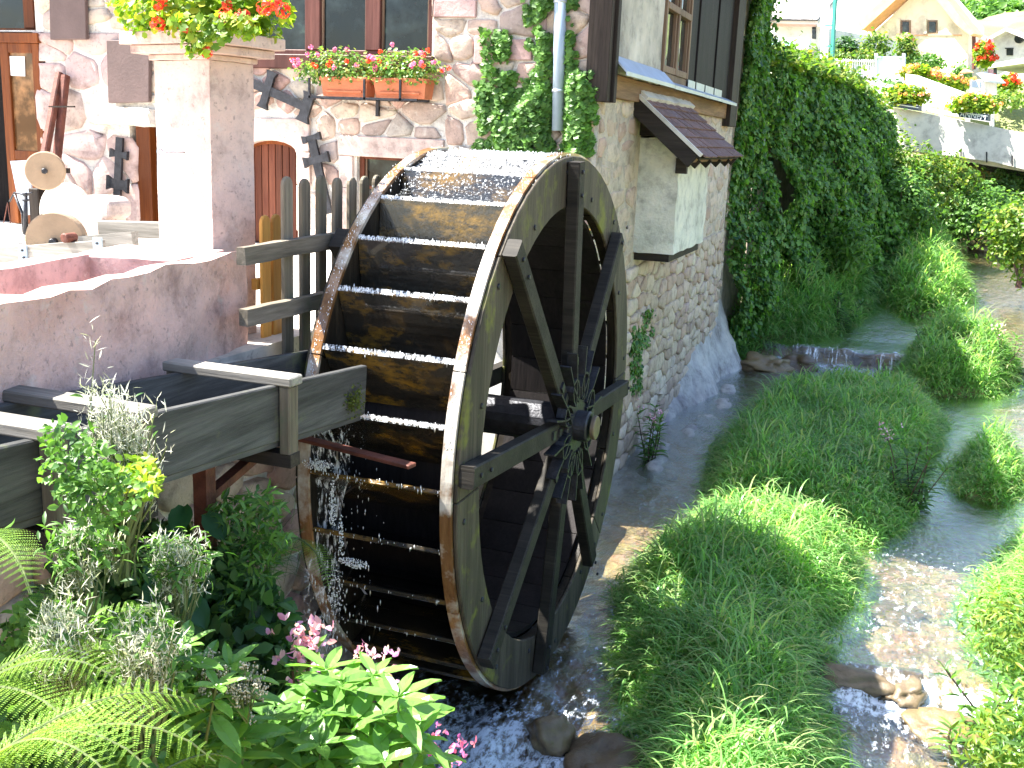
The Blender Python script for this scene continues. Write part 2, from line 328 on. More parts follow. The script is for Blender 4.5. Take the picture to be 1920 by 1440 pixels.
gv = np.stack([GX.ravel(), GY.ravel(), GZ], 1); nx, ny = len(gx), len(gy)
ii = (np.arange(ny-1)[:, None]*nx + np.arange(nx-1)[None, :]).ravel()
gf = np.stack([ii, ii+1, ii+nx+1, ii+nx], 1)
me = bpy.data.meshes.new('ground'); me.from_pydata(gv.tolist(), [], gf.tolist()); me.shade_smooth()
m, t, b = nodes('stream_bed_and_meadow')
geo = N(t, 'ShaderNodeNewGeometry'); sep = N(t, 'ShaderNodeSeparateXYZ'); t.links.new(geo.outputs['Position'], sep.inputs[0])
vor = N(t, 'ShaderNodeTexVoronoi'); vor.inputs['Scale'].default_value = 9; t.links.new(geo.outputs['Position'], vor.inputs['Vector'])
bed = ramp(t, noise(t, 1.6, 6), [(.3, (.14,.09,.045)), (.5, (.40,.28,.13)), (.7, (.25,.19,.11))])
bed = mixc(t, .6, bed, mixc(t, .7, vor.outputs['Color'], (.5,.5,.5)), 'MULTIPLY')
mead = ramp(t, noise(t, .08, 6), [(.35, (.11,.16,.045)), (.55, (.22,.25,.09)), (.7, (.08,.13,.035))])
mr = N(t, 'ShaderNodeMapRange'); mr.inputs[1].default_value = 30; mr.inputs[2].default_value = 38; t.links.new(sep.outputs[1], mr.inputs[0])
t.links.new(mixc(t, mr.outputs[0], bed, mead), b.inputs['Base Color']); b.inputs['Roughness'].default_value = .8
bump(t, b, vor.outputs['Distance'], .8, .04)
tag(link('ground', me, m), kind='structure')
# ------------------------------------------------------------------ water
wx = np.concatenate([np.arange(-3.02, 3.2, .045), np.arange(3.2, 7.4, .15)]); wy = np.concatenate([np.arange(2.6, 12, .045), np.arange(12, 20, .06), np.arange(20, 31, .2)])
WX, WY = np.meshgrid(wx, wy); X_, Y_ = WX.ravel(), WY.ravel()
WZ = level(Y_, X_)
turb = np.clip(sstep(8.6, 6.6, Y_)*sstep(-.85, -1.3, X_) + sstep(7.15, 7.0, Y_)*sstep(6.0, 6.8, Y_)*sstep(-.5, -.2, X_) + sstep(16.4, 17.6, Y_)*sstep(18.1, 17.9, Y_), 0, 1)
def fbm(x, y, s, k=0): return vnoise(x, y, s, k)+.5*vnoise(x, y, s*2.1, k+1)+.25*vnoise(x, y, s*4.3, k+2)
turb = np.maximum(turb, .55*sstep(-.7, -1.2, X_)*sstep(10, 8.5, Y_))
WZ = WZ + (.014+.075*turb)*fbm(X_, Y_*.8, 4.5, 3) + .004*fbm(X_, Y_, 14, 5)
wv = np.stack([X_, Y_, WZ], 1); nx, ny = len(wx), len(wy)
ii = (np.arange(ny-1)[:, None]*nx + np.arange(nx-1)[None, :]).ravel(); wf = np.stack([ii, ii+1, ii+nx+1, ii+nx], 1)
me = bpy.data.meshes.new('stream_water'); me.from_pydata(wv.tolist(), [], wf.tolist()); me.shade_smooth()
foam = np.clip(.46*sstep(16.7, 17.4, Y_)*sstep(17.75, 17.65, Y_) + .36*sstep(6.2, 5.2, Y_)*sstep(-.8, -1.2, X_) + .30*sstep(9.4, 6.8, Y_)*sstep(-.9, -1.3, X_)
               + .30*sstep(5.2, 6.2, Y_)*sstep(11, 9, Y_)*sstep(-.2, .05, X_) + .26*sstep(14.5, 16.8, Y_)*sstep(17, 16, Y_) + .4*sstep(6.25, 6.8, Y_)*sstep(7.1, 6.95, Y_)*sstep(-.4, -.1, X_), 0, 1)
at = me.attributes.new('foam', 'FLOAT', 'POINT'); at.data.foreach_set('value', foam.astype(np.float32))
m, t, b = nodes('water'); out = t.nodes['Material Output']; t.nodes.remove(b)
co = N(t, 'ShaderNodeNewGeometry').outputs['Position']
n1 = noise(t, 5, 6, co, (1.6, .8, 1), .65); n2 = noise(t, 22, 4, co, (1.3, .8, 1))
bp = N(t, 'ShaderNodeBump'); bp.inputs['Strength'].default_value = .9; bp.inputs['Distance'].default_value = .035; t.links.new(n1, bp.inputs['Height'])
bp2 = N(t, 'ShaderNodeBump'); bp2.inputs['Strength'].default_value = .7; bp2.inputs['Distance'].default_value = .01; t.links.new(n2, bp2.inputs['Height']); t.links.new(bp.outputs[0], bp2.inputs['Normal'])
fr = N(t, 'ShaderNodeFresnel'); fr.inputs[0].default_value = 1.33; t.links.new(bp2.outputs[0], fr.inputs[1])
gl = N(t, 'ShaderNodeBsdfGlossy'); gl.inputs['Roughness'].default_value = .06; gl.inputs['Color'].default_value = (.9,.95,1,1); t.links.new(bp2.outputs[0], gl.inputs['Normal'])
tp = N(t, 'ShaderNodeBsdfTransparent'); tp.inputs[0].default_value = (.84,.86,.82,1)
mx = N(t, 'ShaderNodeMixShader'); mf = N(t, 'ShaderNodeMath', operation='MULTIPLY'); mf.inputs[1].default_value = 3.0; mf.use_clamp = True
t.links.new(fr.outputs[0], mf.inputs[0]); t.links.new(mf.outputs[0], mx.inputs[0]); t.links.new(tp.outputs[0], mx.inputs[1]); t.links.new(gl.outputs[0], mx.inputs[2])
fo = N(t, 'ShaderNodeBsdfDiffuse'); fo.inputs[0].default_value = (.58,.64,.72,1)
fa = N(t, 'ShaderNodeAttribute', attribute_name='foam'); n3 = noise(t, 13, 8, co, (1.5, .7, 1), .75)
ad = N(t, 'ShaderNodeMath', operation='MULTIPLY_ADD'); ad.inputs[1].default_value = .40; t.links.new(fa.outputs['Fac'], ad.inputs[0]); t.links.new(n3, ad.inputs[2])
fm = ramp(t, ad.outputs[0], [(.68, (0,0,0)), (.82, (1,1,1))])
mx2 = N(t, 'ShaderNodeMixShader'); t.links.new(fm, mx2.inputs[0]); t.links.new(mx.outputs[0], mx2.inputs[1]); t.links.new(fo.outputs[0], mx2.inputs[2])
t.links.new(mx2.outputs[0], out.inputs[0]); M['water'] = m
tag(link('stream_water', me, m), kind='structure')
def M_film(name, dens, st=(6, 6, 1.1)):
    m, t, b = nodes(name); out = t.nodes['Material Output']
    b.inputs['Base Color'].default_value = (.85,.88,.9,1); b.inputs['Roughness'].default_value = .12
    tp = N(t, 'ShaderNodeBsdfTransparent'); mx = N(t, 'ShaderNodeMixShader')
    g = N(t, 'ShaderNodeNewGeometry').outputs['Position']; nn = noise(t, 9, 6, g, st, .8)
    t.links.new(ramp(t, nn, [(dens, (0,0,0)), (dens+.12, (1,1,1))]), mx.inputs[0])
    t.links.new(tp.outputs[0], mx.inputs[1]); t.links.new(b.outputs[0], mx.inputs[2]); t.links.new(mx.outputs[0], out.inputs[0]); return m
M['fall'] = M_film('falling_water', .50)
M['weirfall'] = M_film('weir_curtain', .52, (2.4, .6, .25))
M['film'] = M_film('thin_water_film', .56)
M['sheet'] = M_film('broken_water_sheet', .49)
m, t, b = nodes('water_drop'); b.inputs['Base Color'].default_value = (.9,.93,.95,1); b.inputs['Roughness'].default_value = .08; M['drop'] = m
# ================================================================== water wheel
WC = np.array([-1.936, 6.33, 1.716]); XN, XF = -1.937, -2.87; RO, RI = 1.70, 1.40
M['rimface'] = M_wood('wheel_face_wood', (.036,.031,.023), (.105,.088,.064), 'Z', moss=(.13,.135,.03), moss_glare_amt=.25)
M['rimtread'] = M_wood('wet_rusty_rim_painted_glare', (.17,.07,.022), (.36,.19,.075), 'Z', rough=.3, moss=(.50,.46,.40), moss_glare_amt=.6, wet=.8)  # moss slot holds pale patches: wet sun glare painted into the tread colour
M['rimdark'] = M_wood('dark_wet_rim_wood', (.012,.010,.008), (.04,.032,.022), 'Z', rough=.4)
M['spoke'] = M_wood('spoke_wood', (.014,.013,.012), (.042,.037,.030), 'X')
m, t, b = nodes('wet_paddle_wood'); co = N(t, 'ShaderNodeTexCoord').outputs['Object']
g = noise(t, 3, 6, co, (1.0, 14, 14), .75); a = noise(t, 2.6, 4, co, (1.1, 2.2, 2.2), .6); a2 = noise(t, 12, 4, co, (1.5, 3, 3), .7)
cb = ramp(t, g, [(.3, (.006,.005,.004)), (.6, (.028,.025,.020))])
ya = mixc(t, 1.0, ramp(t, a, [(.49, (0,0,0)), (.64, (1,1,1))]), ramp(t, a2, [(.35, (.1,.1,.1)), (.6, (1,1,1))]), 'MULTIPLY')
t.links.new(mixc(t, ya, cb, (.22,.12,.016)), b.inputs['Base Color']); b.inputs['Roughness'].default_value = .22
b.inputs['Coat Weight'].default_value = 1; b.inputs['Coat Roughness'].default_value = .06
hh = noise(t, 16, 5, co, (1.6, 1, 1), .7); bump(t, b, hh, .7, .012); M['paddle'] = m
wheel = thing('water_wheel', 'big black wooden mill wheel with eight spokes standing in the stream below the flume', 'water wheel', (WC[0], WC[1], 0))
def pol(a, r, x): a = math.radians(a); return np.array([x, WC[1]+r*math.cos(a), WC[2]+r*math.sin(a)])
def arc(mb, a0, a1, r0, r1, x0, x1, n=8):
    vs = []
    for k in range(n+1):
        a = a0+(a1-a0)*k/n
        vs += [pol(a, r0, x0), pol(a, r1, x0), pol(a, r1, x1), pol(a, r0, x1)]
    fs = [(0,3,2,1), (4*n, 4*n+1, 4*n+2, 4*n+3)] + [(4*k+i, 4*k+(i+1) % 4, 4*k+4+(i+1) % 4, 4*k+4+i) for k in range(n) for i in range(4)]
    mb.add(vs, fs)
for side, (xi, xo, xf) in {'near': (XN-.085, XN-.026, XN), 'far': (XF+.085, XF+.026, XF)}.items():
    for k in range(8):
        a0 = 68+45*k
        mb = MB(); arc(mb, a0+.12, a0+44.88, RI, RO-.016, xi, xo); rs = bevel(mb.build('rim_segment', M['rimdark'], wheel), .004)
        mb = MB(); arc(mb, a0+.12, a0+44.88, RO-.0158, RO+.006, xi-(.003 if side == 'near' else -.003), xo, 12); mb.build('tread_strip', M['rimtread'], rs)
        mb = MB(); arc(mb, a0+22.6, a0+67.4, RI-.01, RO-.012, xo+(.003 if side == 'near' else -.003), xf); fb = bevel(mb.build('face_board', M['rimface'], wheel), .005)
        for da, rr in ((27, 1.60), (50, 1.47), (63, 1.61)):
            mb = MB(); mb.disc(pol(a0+da, rr, xf), (1,0,0), .016, .02, 8, .004); mb.build('bolt', M['iron'], fb)
# paddles: thirty-two boards, each leaning inward from the outer edge
PA = [133.9-11.25*k for k in range(32)]
for k, a in enumerate(PA):
    mb = MB(); o1 = pol(a, RO-.012, 0); o2 = pol(a+8.6, RI+.012, 0); rad = pol(a, RO, 0)-pol(a, 0, 0)
    c = (o1+o2)/2; up = np.cross(o2-o1, (1,0,0)); x0, x1 = XF+.088, XN-.088
    tilt = random.uniform(-.004, .004)
    mb.beam((x0, c[1], c[2]), (x1, c[1]+tilt, c[2]), np.linalg.norm(o2-o1), .026, up=up)
    p = mb.build('paddle', M['paddle'], wheel); bevel(p, .004)
mb = MB()
for k in range(32): arc(mb, PA[k]-5.5, PA[k]+5.5, RI-.035, RI-.006, XF+.088, XN-.088, 1)
mb.build('drum_planking', M['boards'], wheel)
SP = [((1090,305),1.66),((1165,450),1.64),((1175,728),1.68),((1112,1048),1.66),((1022,1255),1.68),((918,1250),1.69),((872,905),1.71),((966,450),1.70)]
XS = XN+.045
hubc = np.array([XS, WC[1], WC[2]])
SANG = []
for i_, (p, r) in enumerate(SP):
    q = PX(*p, XS+.03); SP[i_] = (p, min(r, math.hypot(q[1]-WC[1], q[2]-WC[2])+.02, 1.69)); SANG.append(math.degrees(math.atan2(q[2]-WC[2], q[1]-WC[1])))
for a, (p, r) in zip(SANG, SP):
    u = pol(a, 1, 0)-pol(a, 0, 0)
    mb = MB(); mb.beam(hubc+u*.12, hubc+u*r, .118, .08, up=(1,0,0), ch=.008); s_ = mb.build('spoke', M['spoke'], wheel)
    for rr in (.30, .42):
        mb = MB(); mb.beam(hubc+u*(rr-.025)+(.046,0,0), hubc+u*(rr+.025)+(.046,0,0), .05, .016, up=(1,0,0)); mb.build('bolt_plate', M['iron'], s_)
    for rr in (1.46, 1.60):
        mb = MB(); mb.disc(hubc+u*rr+(.046,0,0), (1,0,0), .013, .012, 8, .003); mb.build('bolt', M['iron'], s_)
    fc = np.array([XF-.045, WC[1], WC[2]]); mb = MB(); mb.beam(fc+u*.12, fc+u*1.66, .135, .088, up=(1,0,0)); mb.build('far_spoke', M['spoke'], wheel)
mb = MB(); mb.tube([(-3.45, WC[1], WC[2]), (XN+.05, WC[1], WC[2])], .13, 16); mb.build('axle', M['iron'], wheel)
hub = MB(); hub.disc((XS+.05, WC[1], WC[2]), (1,0,0), .20, .035, 32, .006); hub = hub.build('hub_flange', M['iron'], wheel)
mb = MB(); mb.disc((XS+.10, WC[1], WC[2]), (1,0,0), .10, .11, 28, .01); mb.build('hub_boss', M['iron'], hub)
mb = MB(); mb.disc((XS+.185, WC[1], WC[2]), (1,0,0), .078, .03, 28, .005); mb.build('axle_cap', M_simple('worn_bronze_cap', (.16,.12,.08), .5, .3, 10, .3, 60, .5), hub)
SA = sorted([x % 360 for x in SANG])
for i, a in enumerate(SA):
    nx_ = SA[(i+1) % 8] + (360 if i == 7 else 0)
    u = pol(a, 1, 0)-pol(a, 0, 0); v = np.cross((1,0,0), u)
    for sg in (-1, 1):   # iron strap on edge along each side of the arm
        mb = MB(); p0 = hubc+u*.15+v*sg*.085+(.05,0,0); p1 = hubc+u*.30+v*sg*.078+(.05,0,0); p2 = hubc+u*.50+v*sg*.105+(.05,0,0)
        for q0, q1 in ((p0, p1), (p1, p2)): mb.beam(q0, q1, .012, .07, up=(1,0,0))
        mb.build('iron_strap', M['iron'], hub)
    am = (a+nx_)/2; mb = MB(); g_ = (nx_-a)/45
    pts = [pol(am+da*g_, rr, XS+.055) for da, rr in ((-14,.19),(-16,.25),(-12,.31),(-5,.345),(5,.345),(12,.31),(16,.25),(14,.19))]
    for q0, q1 in zip(pts, pts[1:]): mb.beam(q0, q1, .012, .06, up=(1,0,0))
    mb.build('iron_loop', M['iron'], hub)
# water running over the wheel
def strip(pts_l, pts_r, name, mat, parent=None):
    vs = []; fs = []
    for l, r in zip(pts_l, pts_r):
        for k in range(7): vs.append(np.array(l)+(np.array(r)-np.array(l))*k/6+RNG.normal(size=3)*.004)
    for i in range(len(pts_l)-1):
        for k in range(6): fs.append((i*7+k, i*7+k+1, (i+1)*7+k+1, (i+1)*7+k))
    return MB().add(vs, fs).build(name, mat, parent, True)
# wet lips: beads of water hanging on the paddle edges
icos = [(0,0,1),(.9,0,.1),(.28,.85,.1),(-.72,.53,.1),(-.72,-.53,.1),(.28,-.85,.1),(0,0,-1.4)]
icof = [(0,1,2),(0,2,3),(0,3,4),(0,4,5),(0,5,1),(6,2,1),(6,3,2),(6,4,3),(6,5,4),(6,1,5)]
pos = []; sc = []
for a in PA:
    aa = a % 360
    wgt = 130 if 84 < aa < 150 else 60 if 150 <= aa < 182 else 20 if 182 <= aa < 215 else 0
    for _ in range(wgt):
        x = random.uniform(XF+.09, XN-.09); pos.append(pol(aa+random.gauss(0, .25), RO-.008+random.gauss(0, .004), x)); sc.append(random.uniform(.0015, .0036))
for _ in range(700):   # splashes over the crest
    aa = random.triangular(88, 124, 96); pos.append(pol(aa, RO+abs(random.gauss(0, .015))-.02, random.uniform(XF, XN))); sc.append(random.uniform(.001, .003))
for _ in range(500):
    aa = random.uniform(110, 172); pos.append(pol(aa, RO+.006, random.uniform(XN-.085, XN-.03) if random.random() < .5 else random.uniform(XF+.03, XF+.085))); sc.append(random.uniform(.001, .0028))
for _ in range(260):
    pos.append(np.array([random.gauss(-2.68, .1), 4.78+random.gauss(0, .06), random.uniform(.3, 2.05)])); sc.append(random.uniform(.0015, .004))
pos = np.array(pos); B = np.tile(np.eye(3), (len(pos), 1, 1)); B[:, 2, 2] = RNG.uniform(1.2, 5, len(pos))
tag(scatter('water_drops', icos, icof, pos, B, M['drop'], wheel, scale=np.array(sc), smooth=True), kind='stuff')
for a in PA:
    if 84 < a % 360 < 172: mb = MB(); e_ = pol(a, RO-.004, 0); mb.beam((XF+.09, e_[1], e_[2]), (XN-.09, e_[1], e_[2]), .030, .007, up=pol(a, 1, 0)-pol(a, 0, 0)); mb.build('water_lip', M['sheet' if a % 360 < 172 else 'film'], wheel)
for a, f0 in ((100.15, 0), (111.4, .3)):   # water sheeting from one paddle lip to the next
    L = [pol(a+d2, RO+.004-.05*math.sin(d2/11.25*math.pi)*.8, XF+.10+f0*.2) for d2 in np.linspace(-.3, 10.6, 8)]; R = [pol(a+d2, RO+.004-.05*math.sin(d2/11.25*math.pi)*.8, XN-.10-f0*.1) for d2 in np.linspace(-.3, 10.6, 8)]
    strip(L, R, 'water_sheet', M['sheet' if f0 < .3 else 'film'], wheel)
# the jet from the flume breaking on the paddles
pl, pr = [], []
for k in range(15):
    f = k/14; z = 2.16-f*1.95; y = 4.58+.12*math.sin(f*5)+.05*f
    pl.append((-2.82+.02*math.sin(f*9)+.02*f, y, z)); pr.append((-2.60-.06*f+.04*math.sin(f*12), y+.03, z))
fw_ = thing('falling_water', 'thin white curtain of water dropping from the flume mouth onto the wheel', 'water', (-2.7, 4.6, 0))
strip(pl, pr, 'curtain', M['fall'], fw_)
def foamclump(name, c, r, n, parent):
    d_ = RNG.normal(size=(n, 3)); d_ /= np.linalg.norm(d_, axis=1, keepdims=True)
    p = np.array(c)+d_*np.array(r)*RNG.uniform(.2, 1, (n, 1))**.6
    return scatter(name, icos, icof, p, np.tile(np.eye(3), (n, 1, 1)), M['drop'], parent, scale=RNG.uniform(.002, .006, n), smooth=True)
for c, r, n in (((-2.72,4.62,1.80),(.10,.03,.035),200), ((-2.62,4.60,1.60),(.02,.02,.16),120), ((-2.57,4.6,1.42),(.018,.02,.14),90), ((-2.50,4.62,1.29),(.10,.03,.03),170), ((-2.64,4.66,1.1),(.05,.03,.18),60)):
    tag(foamclump('splash', c, r, n, fw_), kind='stuff')
# ================================================================== flume
XA, XB = -2.45, -2.93
fl = thing('wooden_flume', 'grey weathered plank flume carrying water to the wheel, braced by cross beams', 'flume', (-2.7, 3.4, 2.2))
def fz(y): return 2.36+(4.64-y)*.079
mb = MB()
for x, y0, y1, dz in ((XA, 2.0, 4.60, 0), (XB, 2.0, 5.05, 0)):
    mb = MB(); p0 = np.array([x, y0, fz(y0)-.125]); p1 = np.array([x, y1, fz(y1)-.125]); mb.beam(p0, p1, .038, .25); bevel(mb.build('side_board', M['grey'], fl), .005)
mb = MB(); mb.beam((-2.69, 2.0, fz(2.0)-.26), (-2.69, 4.56, fz(4.56)-.26), .50, .03); mb.build('bottom_board', M['grey'], fl)
for px_ in (530, 248, 84):
    q = PX(px_, {530: 700, 248: 745, 84: 785}[px_], XA+.02); y = q[1]
    mb = MB(); mb.box((XB-.09, y-.05, fz(y)+.002), (XA+.09, y+.05, fz(y)+.045)); bevel(mb.build('cross_beam', M['greyx'], fl), .006)
    mb = MB(); mb.box((XA+.022, y-.038, fz(y)-.31), (XA+.075, y+.038, fz(y)+.0)); bevel(mb.build('clamp_post', M['picket'], fl), .006)
    mb = MB(); mb.box((XB-.075, y-.038, fz(y)-.31), (XB-.022, y+.038, fz(y)+.0)); mb.build('clamp_post', M['picket'], fl)
    mb = MB(); mb.box((XB-.09, y-.038, fz(y)-.36), (XA+.08, y+.038, fz(y)-.30)); mb.build('bearer', M['darkwoodx'], fl)
strip([(XB+.03, 2.0+.1*k, fz(2+.1*k)-.17) for k in range(26)], [(XA-.03, 2.0+.1*k, fz(2+.1*k)-.17) for k in range(26)], 'running_water', M['film'], fl)
# red board across the mouth
a_ = PX(586, 778, XB-.02); b_ = PX(802, 803, -2.08)
mb = MB(); mb.beam((XB, 4.62, a_[2]-.02), (-2.12, 4.50, a_[2]-.045), .065, .02); bevel(mb.build('splash_board', M['rust'], fl), .003)
q = PX(381, 826, -2.62); q2 = PX(532, 815, -2.62)
st = thing('steel_bracket', 'rusty steel post and diagonal brace under the flume', 'bracket', (-2.62, q[1], .9))
mb = MB(); mb.beam((-2.62, q[1], .35), (-2.62, q[1], fz(q[1])-.28), .065, .065, up=(1,0,0)); mb.build('post', M['rust'], st)
qb = PX(385, 935, -2.62); mb = MB(); mb.beam((-2.62, qb[1], qb[2]), (-2.62, q2[1], fz(q2[1])-.29), .035, .05, up=(1,0,0)); mb.build('brace', M['rust'], st)
q = PX(662, 752, XA+.03)
mp = RNG.normal(size=(500,3))*np.array([.02,.035,.035])+q
tag(scatter('moss_clump', *SMALL, mp, basis(RNG.normal(size=(500,3))+[1,0,.5], RNG), M['moss'], None, scale=RNG.uniform(.008,.02,500)), 'green brown moss cushion on the lower corner of the flume end', 'moss', kind='stuff')
# ================================================================== trough, pillar, fence, terrace wall
T1 = PZ(463, 472, 2.85); T0 = PZ(0, 573, 2.85); td = (T1-T0); td[2] = 0; td /= np.linalg.norm(td); tn = np.array([td[1], -td[0], 0])   # tn points at the stream
ZT = 2.85
tr = thing('stone_trough', 'long pink sandstone trough with rough chipped front beside the mill wheel', 'trough', (T1+T0)/2-np.array([0,0,.55]))
def rough_box(o, amp=.012, cuts=5, seed=1):
    # break up the faces of a hewn block so edges are uneven
    me = o.data; bm = bmesh.new(); bm.from_mesh(me)
    for e in range(3):
        long = [ed for ed in bm.edges if ed.calc_length() > .16]
        if not long: break
        bmesh.ops.subdivide_edges(bm, edges=long, cuts=1 if e else cuts, use_grid_fill=True)
    rr = np.random.default_rng(seed)
    for v in bm.verts:
        x, y, z = v.co
        n_ = [float(vnoise(x*1.0+z*3.1, y+z*2.3, 9, seed+k)) for k in range(3)]; n2 = [float(vnoise(x+z*1.3, y-z*1.7, 30, seed+3+k)) for k in range(3)]
        v.co += Vector([amp*(1.3*p+.8*q) for p, q in zip(n_, n2)])
    bm.to_mesh(me); bm.free(); me.shade_smooth()
    try: me.set_sharp_from_angle(angle=.7)
    except Exception: pass
    return o
def tb(a0, a1, n0, n1, z0, z1, name, mat, parent, **k):
    # block in trough axes: a along, n across (0 = front face, negative = away from the stream)
    base = T1.copy(); base[2] = 0; mb = MB()
    c = lambda a, n_, z: base+td*a+tn*n_+np.array([0,0,z])
    mb.add([c(a0,n0,z0),c(a1,n0,z0),c(a1,n1,z0),c(a0,n1,z0),c(a0,n0,z1),c(a1,n0,z1),c(a1,n1,z1),c(a0,n1,z1)], [(0,1,2,3),(7,6,5,4),(4,5,1,0),(5,6,2,1),(6,7,3,2),(7,4,0,3)])
    bm = bmesh.new(); 
    o = mb.build(name, mat, parent); bm.from_mesh(o.data); bmesh.ops.recalc_face_normals(bm, faces=bm.faces); bm.to_mesh(o.data); bm.free()
    return rough_box(o, **k)
def tcoord(p): q = p-T1; return float(q@td), float(q@tn)
e1 = tcoord(PZ(243, 508, ZT)); e2 = tcoord(PZ(233, 460, ZT)); e3 = tcoord(PZ(0, 500, ZT)); print('trough', e1, e2, e3)
LEN = -3.4; ae = min(-.55, (e1[0]+e2[0])/2)
tb(LEN, 0, -.13, 0, ZT-.52, ZT, 'front_slab', M['trough'], tr, amp=.026)
tb(LEN, ae, e2[1]-.02, e2[1]+.10, ZT-.50, ZT+.005, 'back_slab', M['pink'], tr, amp=.008, seed=4)
tb(ae, 0, e2[1]-.02, -.131, ZT-.49, ZT-.002, 'end_block', M['pink'], tr, amp=.008, seed=5)
tb(LEN, ae+.01, e2[1]+.05, -.12, ZT-.50, ZT-.38, 'floor_slab', M['pink'], tr, amp=.004, seed=6)
# pillar on the end block
A_ = PZ(400, 466, ZT); YP = A_[1]; XP = A_[0]; Lf = PY(298, 460, YP); Rt = PX(473, 463, XP)
wx_, wy_ = XP-Lf[0], Rt[1]-YP; print('pillar', A_, wx_, wy_)
wy_ = max(wy_, .26)
topz = PY(400, 113, YP)[2]
RA = math.radians(15); UL = np.array([-math.cos(RA), math.sin(RA), 0]); UR = np.array([math.sin(RA), math.cos(RA), 0]); wx_ /= math.cos(RA)*.80; wy_ *= .80
AR = np.array([XP, YP, 0]); PCN = AR+UL*wx_/2+UR*wy_/2
pi_ = thing('stone_pillar', 'square pale pink sandstone pillar with a moulded cap at the end of the trough', 'pillar', (PCN[0], PCN[1], 2.35))
def pil(z0, z1, o_, nm, amp, sd):
    mb = MB(); c = lambda a, b, z: AR+UL*a+UR*b+np.array([0, 0, z])
    mb.add([c(wx_+o_,-o_,z0),c(-o_,-o_,z0),c(-o_,wy_+o_,z0),c(wx_+o_,wy_+o_,z0),c(wx_+o_,-o_,z1),c(-o_,-o_,z1),c(-o_,wy_+o_,z1),c(wx_+o_,wy_+o_,z1)], [(3,2,1,0),(4,5,6,7),(0,1,5,4),(1,2,6,5),(2,3,7,6),(3,0,4,7)])
    return rough_box(mb.build(nm, M['pinkpale'], pi_), amp, seed=sd)
pil(2.35, topz, 0, 'shaft', .006, 9)
z100 = PY(400, 100, YP-.05)[2]; z80 = PY(400, 82, YP-.08)[2]; z55 = PY(400, 56, YP-.1)[2]
for k, (za, zb_, o_) in enumerate(((topz+.003, z100, .02), (z100+.002, z80, .085), (z80+.002, z55, .125))): bevel(pil(za, zb_, o_, 'cap_course', .003, 20+k), .004)
# hook in the pillar face
hq = PN(345, 285, AR, (-math.sin(RA), -math.cos(RA), 0)); he = PX(287, 291, hq[0])
hk = MB(); L_ = min(.30, max(.15, YP-he[1])); hk.tube([hq+(0,.02,0), hq+(0,-L_+.04,0)], .006, 8)
ring = [hq+np.array([0, -L_+.02*math.cos(t_), .016*math.sin(t_)]) for t_ in np.linspace(0, 2*math.pi, 13)]; hk.tube(ring, .005, 6, False)
tag(hk.build('iron_hook', M['zinc'], None, True), 'thin iron rod with an eye sticking out of the pillar', 'hook')
# courtyard floor and retaining wall
mb = MB(); mb.box((-22, -3, 1.9), (-3.16, 7.3, 2.35)); mb.box((-22, 7.3, 1.9), (-4.25, 9.3, 2.35)); tag(mb.build('courtyard', M['terrace']), kind='structure')
mb = MB(); mb.add([(-4.25,7.3,2.349),(-4.25,9.14,2.349),(-2.42,9.14,.45),(-2.42,7.7,.45),(-4.25,7.3,-.3),(-4.25,9.2,-.3),(-2.42,9.14,-.3),(-2.42,7.7,-.3)], [(0,3,2,1),(0,4,7,3),(3,7,6,2),(1,2,6,5),(0,1,5,4)])
cs = tag(mb.build('concrete_apron', M['concrete']), kind='structure')
for k in range(3):
    f = .22+k*.26; mb = MB(); mb.beam((-4.25+1.83*f, 7.3+.4*f, 2.352-1.9*f), (-4.25+1.83*f, 9.13, 2.352-1.9*f), .02, .012, up=(1,0,1)); mb.build('expansion_joint', M['iron'], cs)
# ------------------------------------------------------------------ stones as Voronoi cells
def clip(poly, a, b, c):
    out = []; m = len(poly)
    for i in range(m):
        p, q = poly[i], poly[(i+1) % m]; dp = a*p[0]+b*p[1]-c; dq = a*q[0]+b*q[1]-c
        if dp <= 0: out.append(p)
        if (dp < 0) != (dq < 0) and dp != dq: s_ = dp/(dp-dq); out.append((p[0]+(q[0]-p[0])*s_, p[1]+(q[1]-p[1])*s_))
    return out
def cells(seeds, box, asp=1.35, holes=()):
    u0, u1, v0, v1 = box; res = []; P = np.array(seeds); Q = P*[1/asp, 1]
    for i, (u, v) in enumerate(seeds):
        poly = [(u0,v0),(u1,v0),(u1,v1),(u0,v1)]; dd = ((Q-Q[i])**2).sum(1); idx = np.argsort(dd)[1:22]
        for j in idx:
            du, dv = (Q[j]-Q[i]); mu, mv = (P[i]+P[j])/2; a, b = du/asp, dv
            poly = clip(poly, a, b, a*mu+b*mv)
            if len(poly) < 3: break
        if len(poly) < 3: continue
        cu, cv = np.mean(poly, axis=0); skip = False
        for (h0, h1, k0, k1) in holes:
            us = [p[0] for p in poly]; vs = [p[1] for p in poly]
            if max(us) <= h0 or min(us) >= h1 or max(vs) <= k0 or min(vs) >= k1: continue
            opts = [(h0-cu, (1,0,h0)), (cu-h1, (-1,0,-h1)), (k0-cv, (0,1,k0)), (cv-k1, (0,-1,-k1))]; g, ln = max(opts, key=lambda z: z[0])
            if g < 0: skip = True; break
            poly = clip(poly, *ln)
            if len(poly) < 3: skip = True; break
        if skip: continue
        ar = abs(sum(poly[k][0]*poly[(k+1) % len(poly)][1]-poly[(k+1) % len(poly)][0]*poly[k][1] for k in range(len(poly))))/2
        if ar > .0025: res.append((poly, ar))
    return res
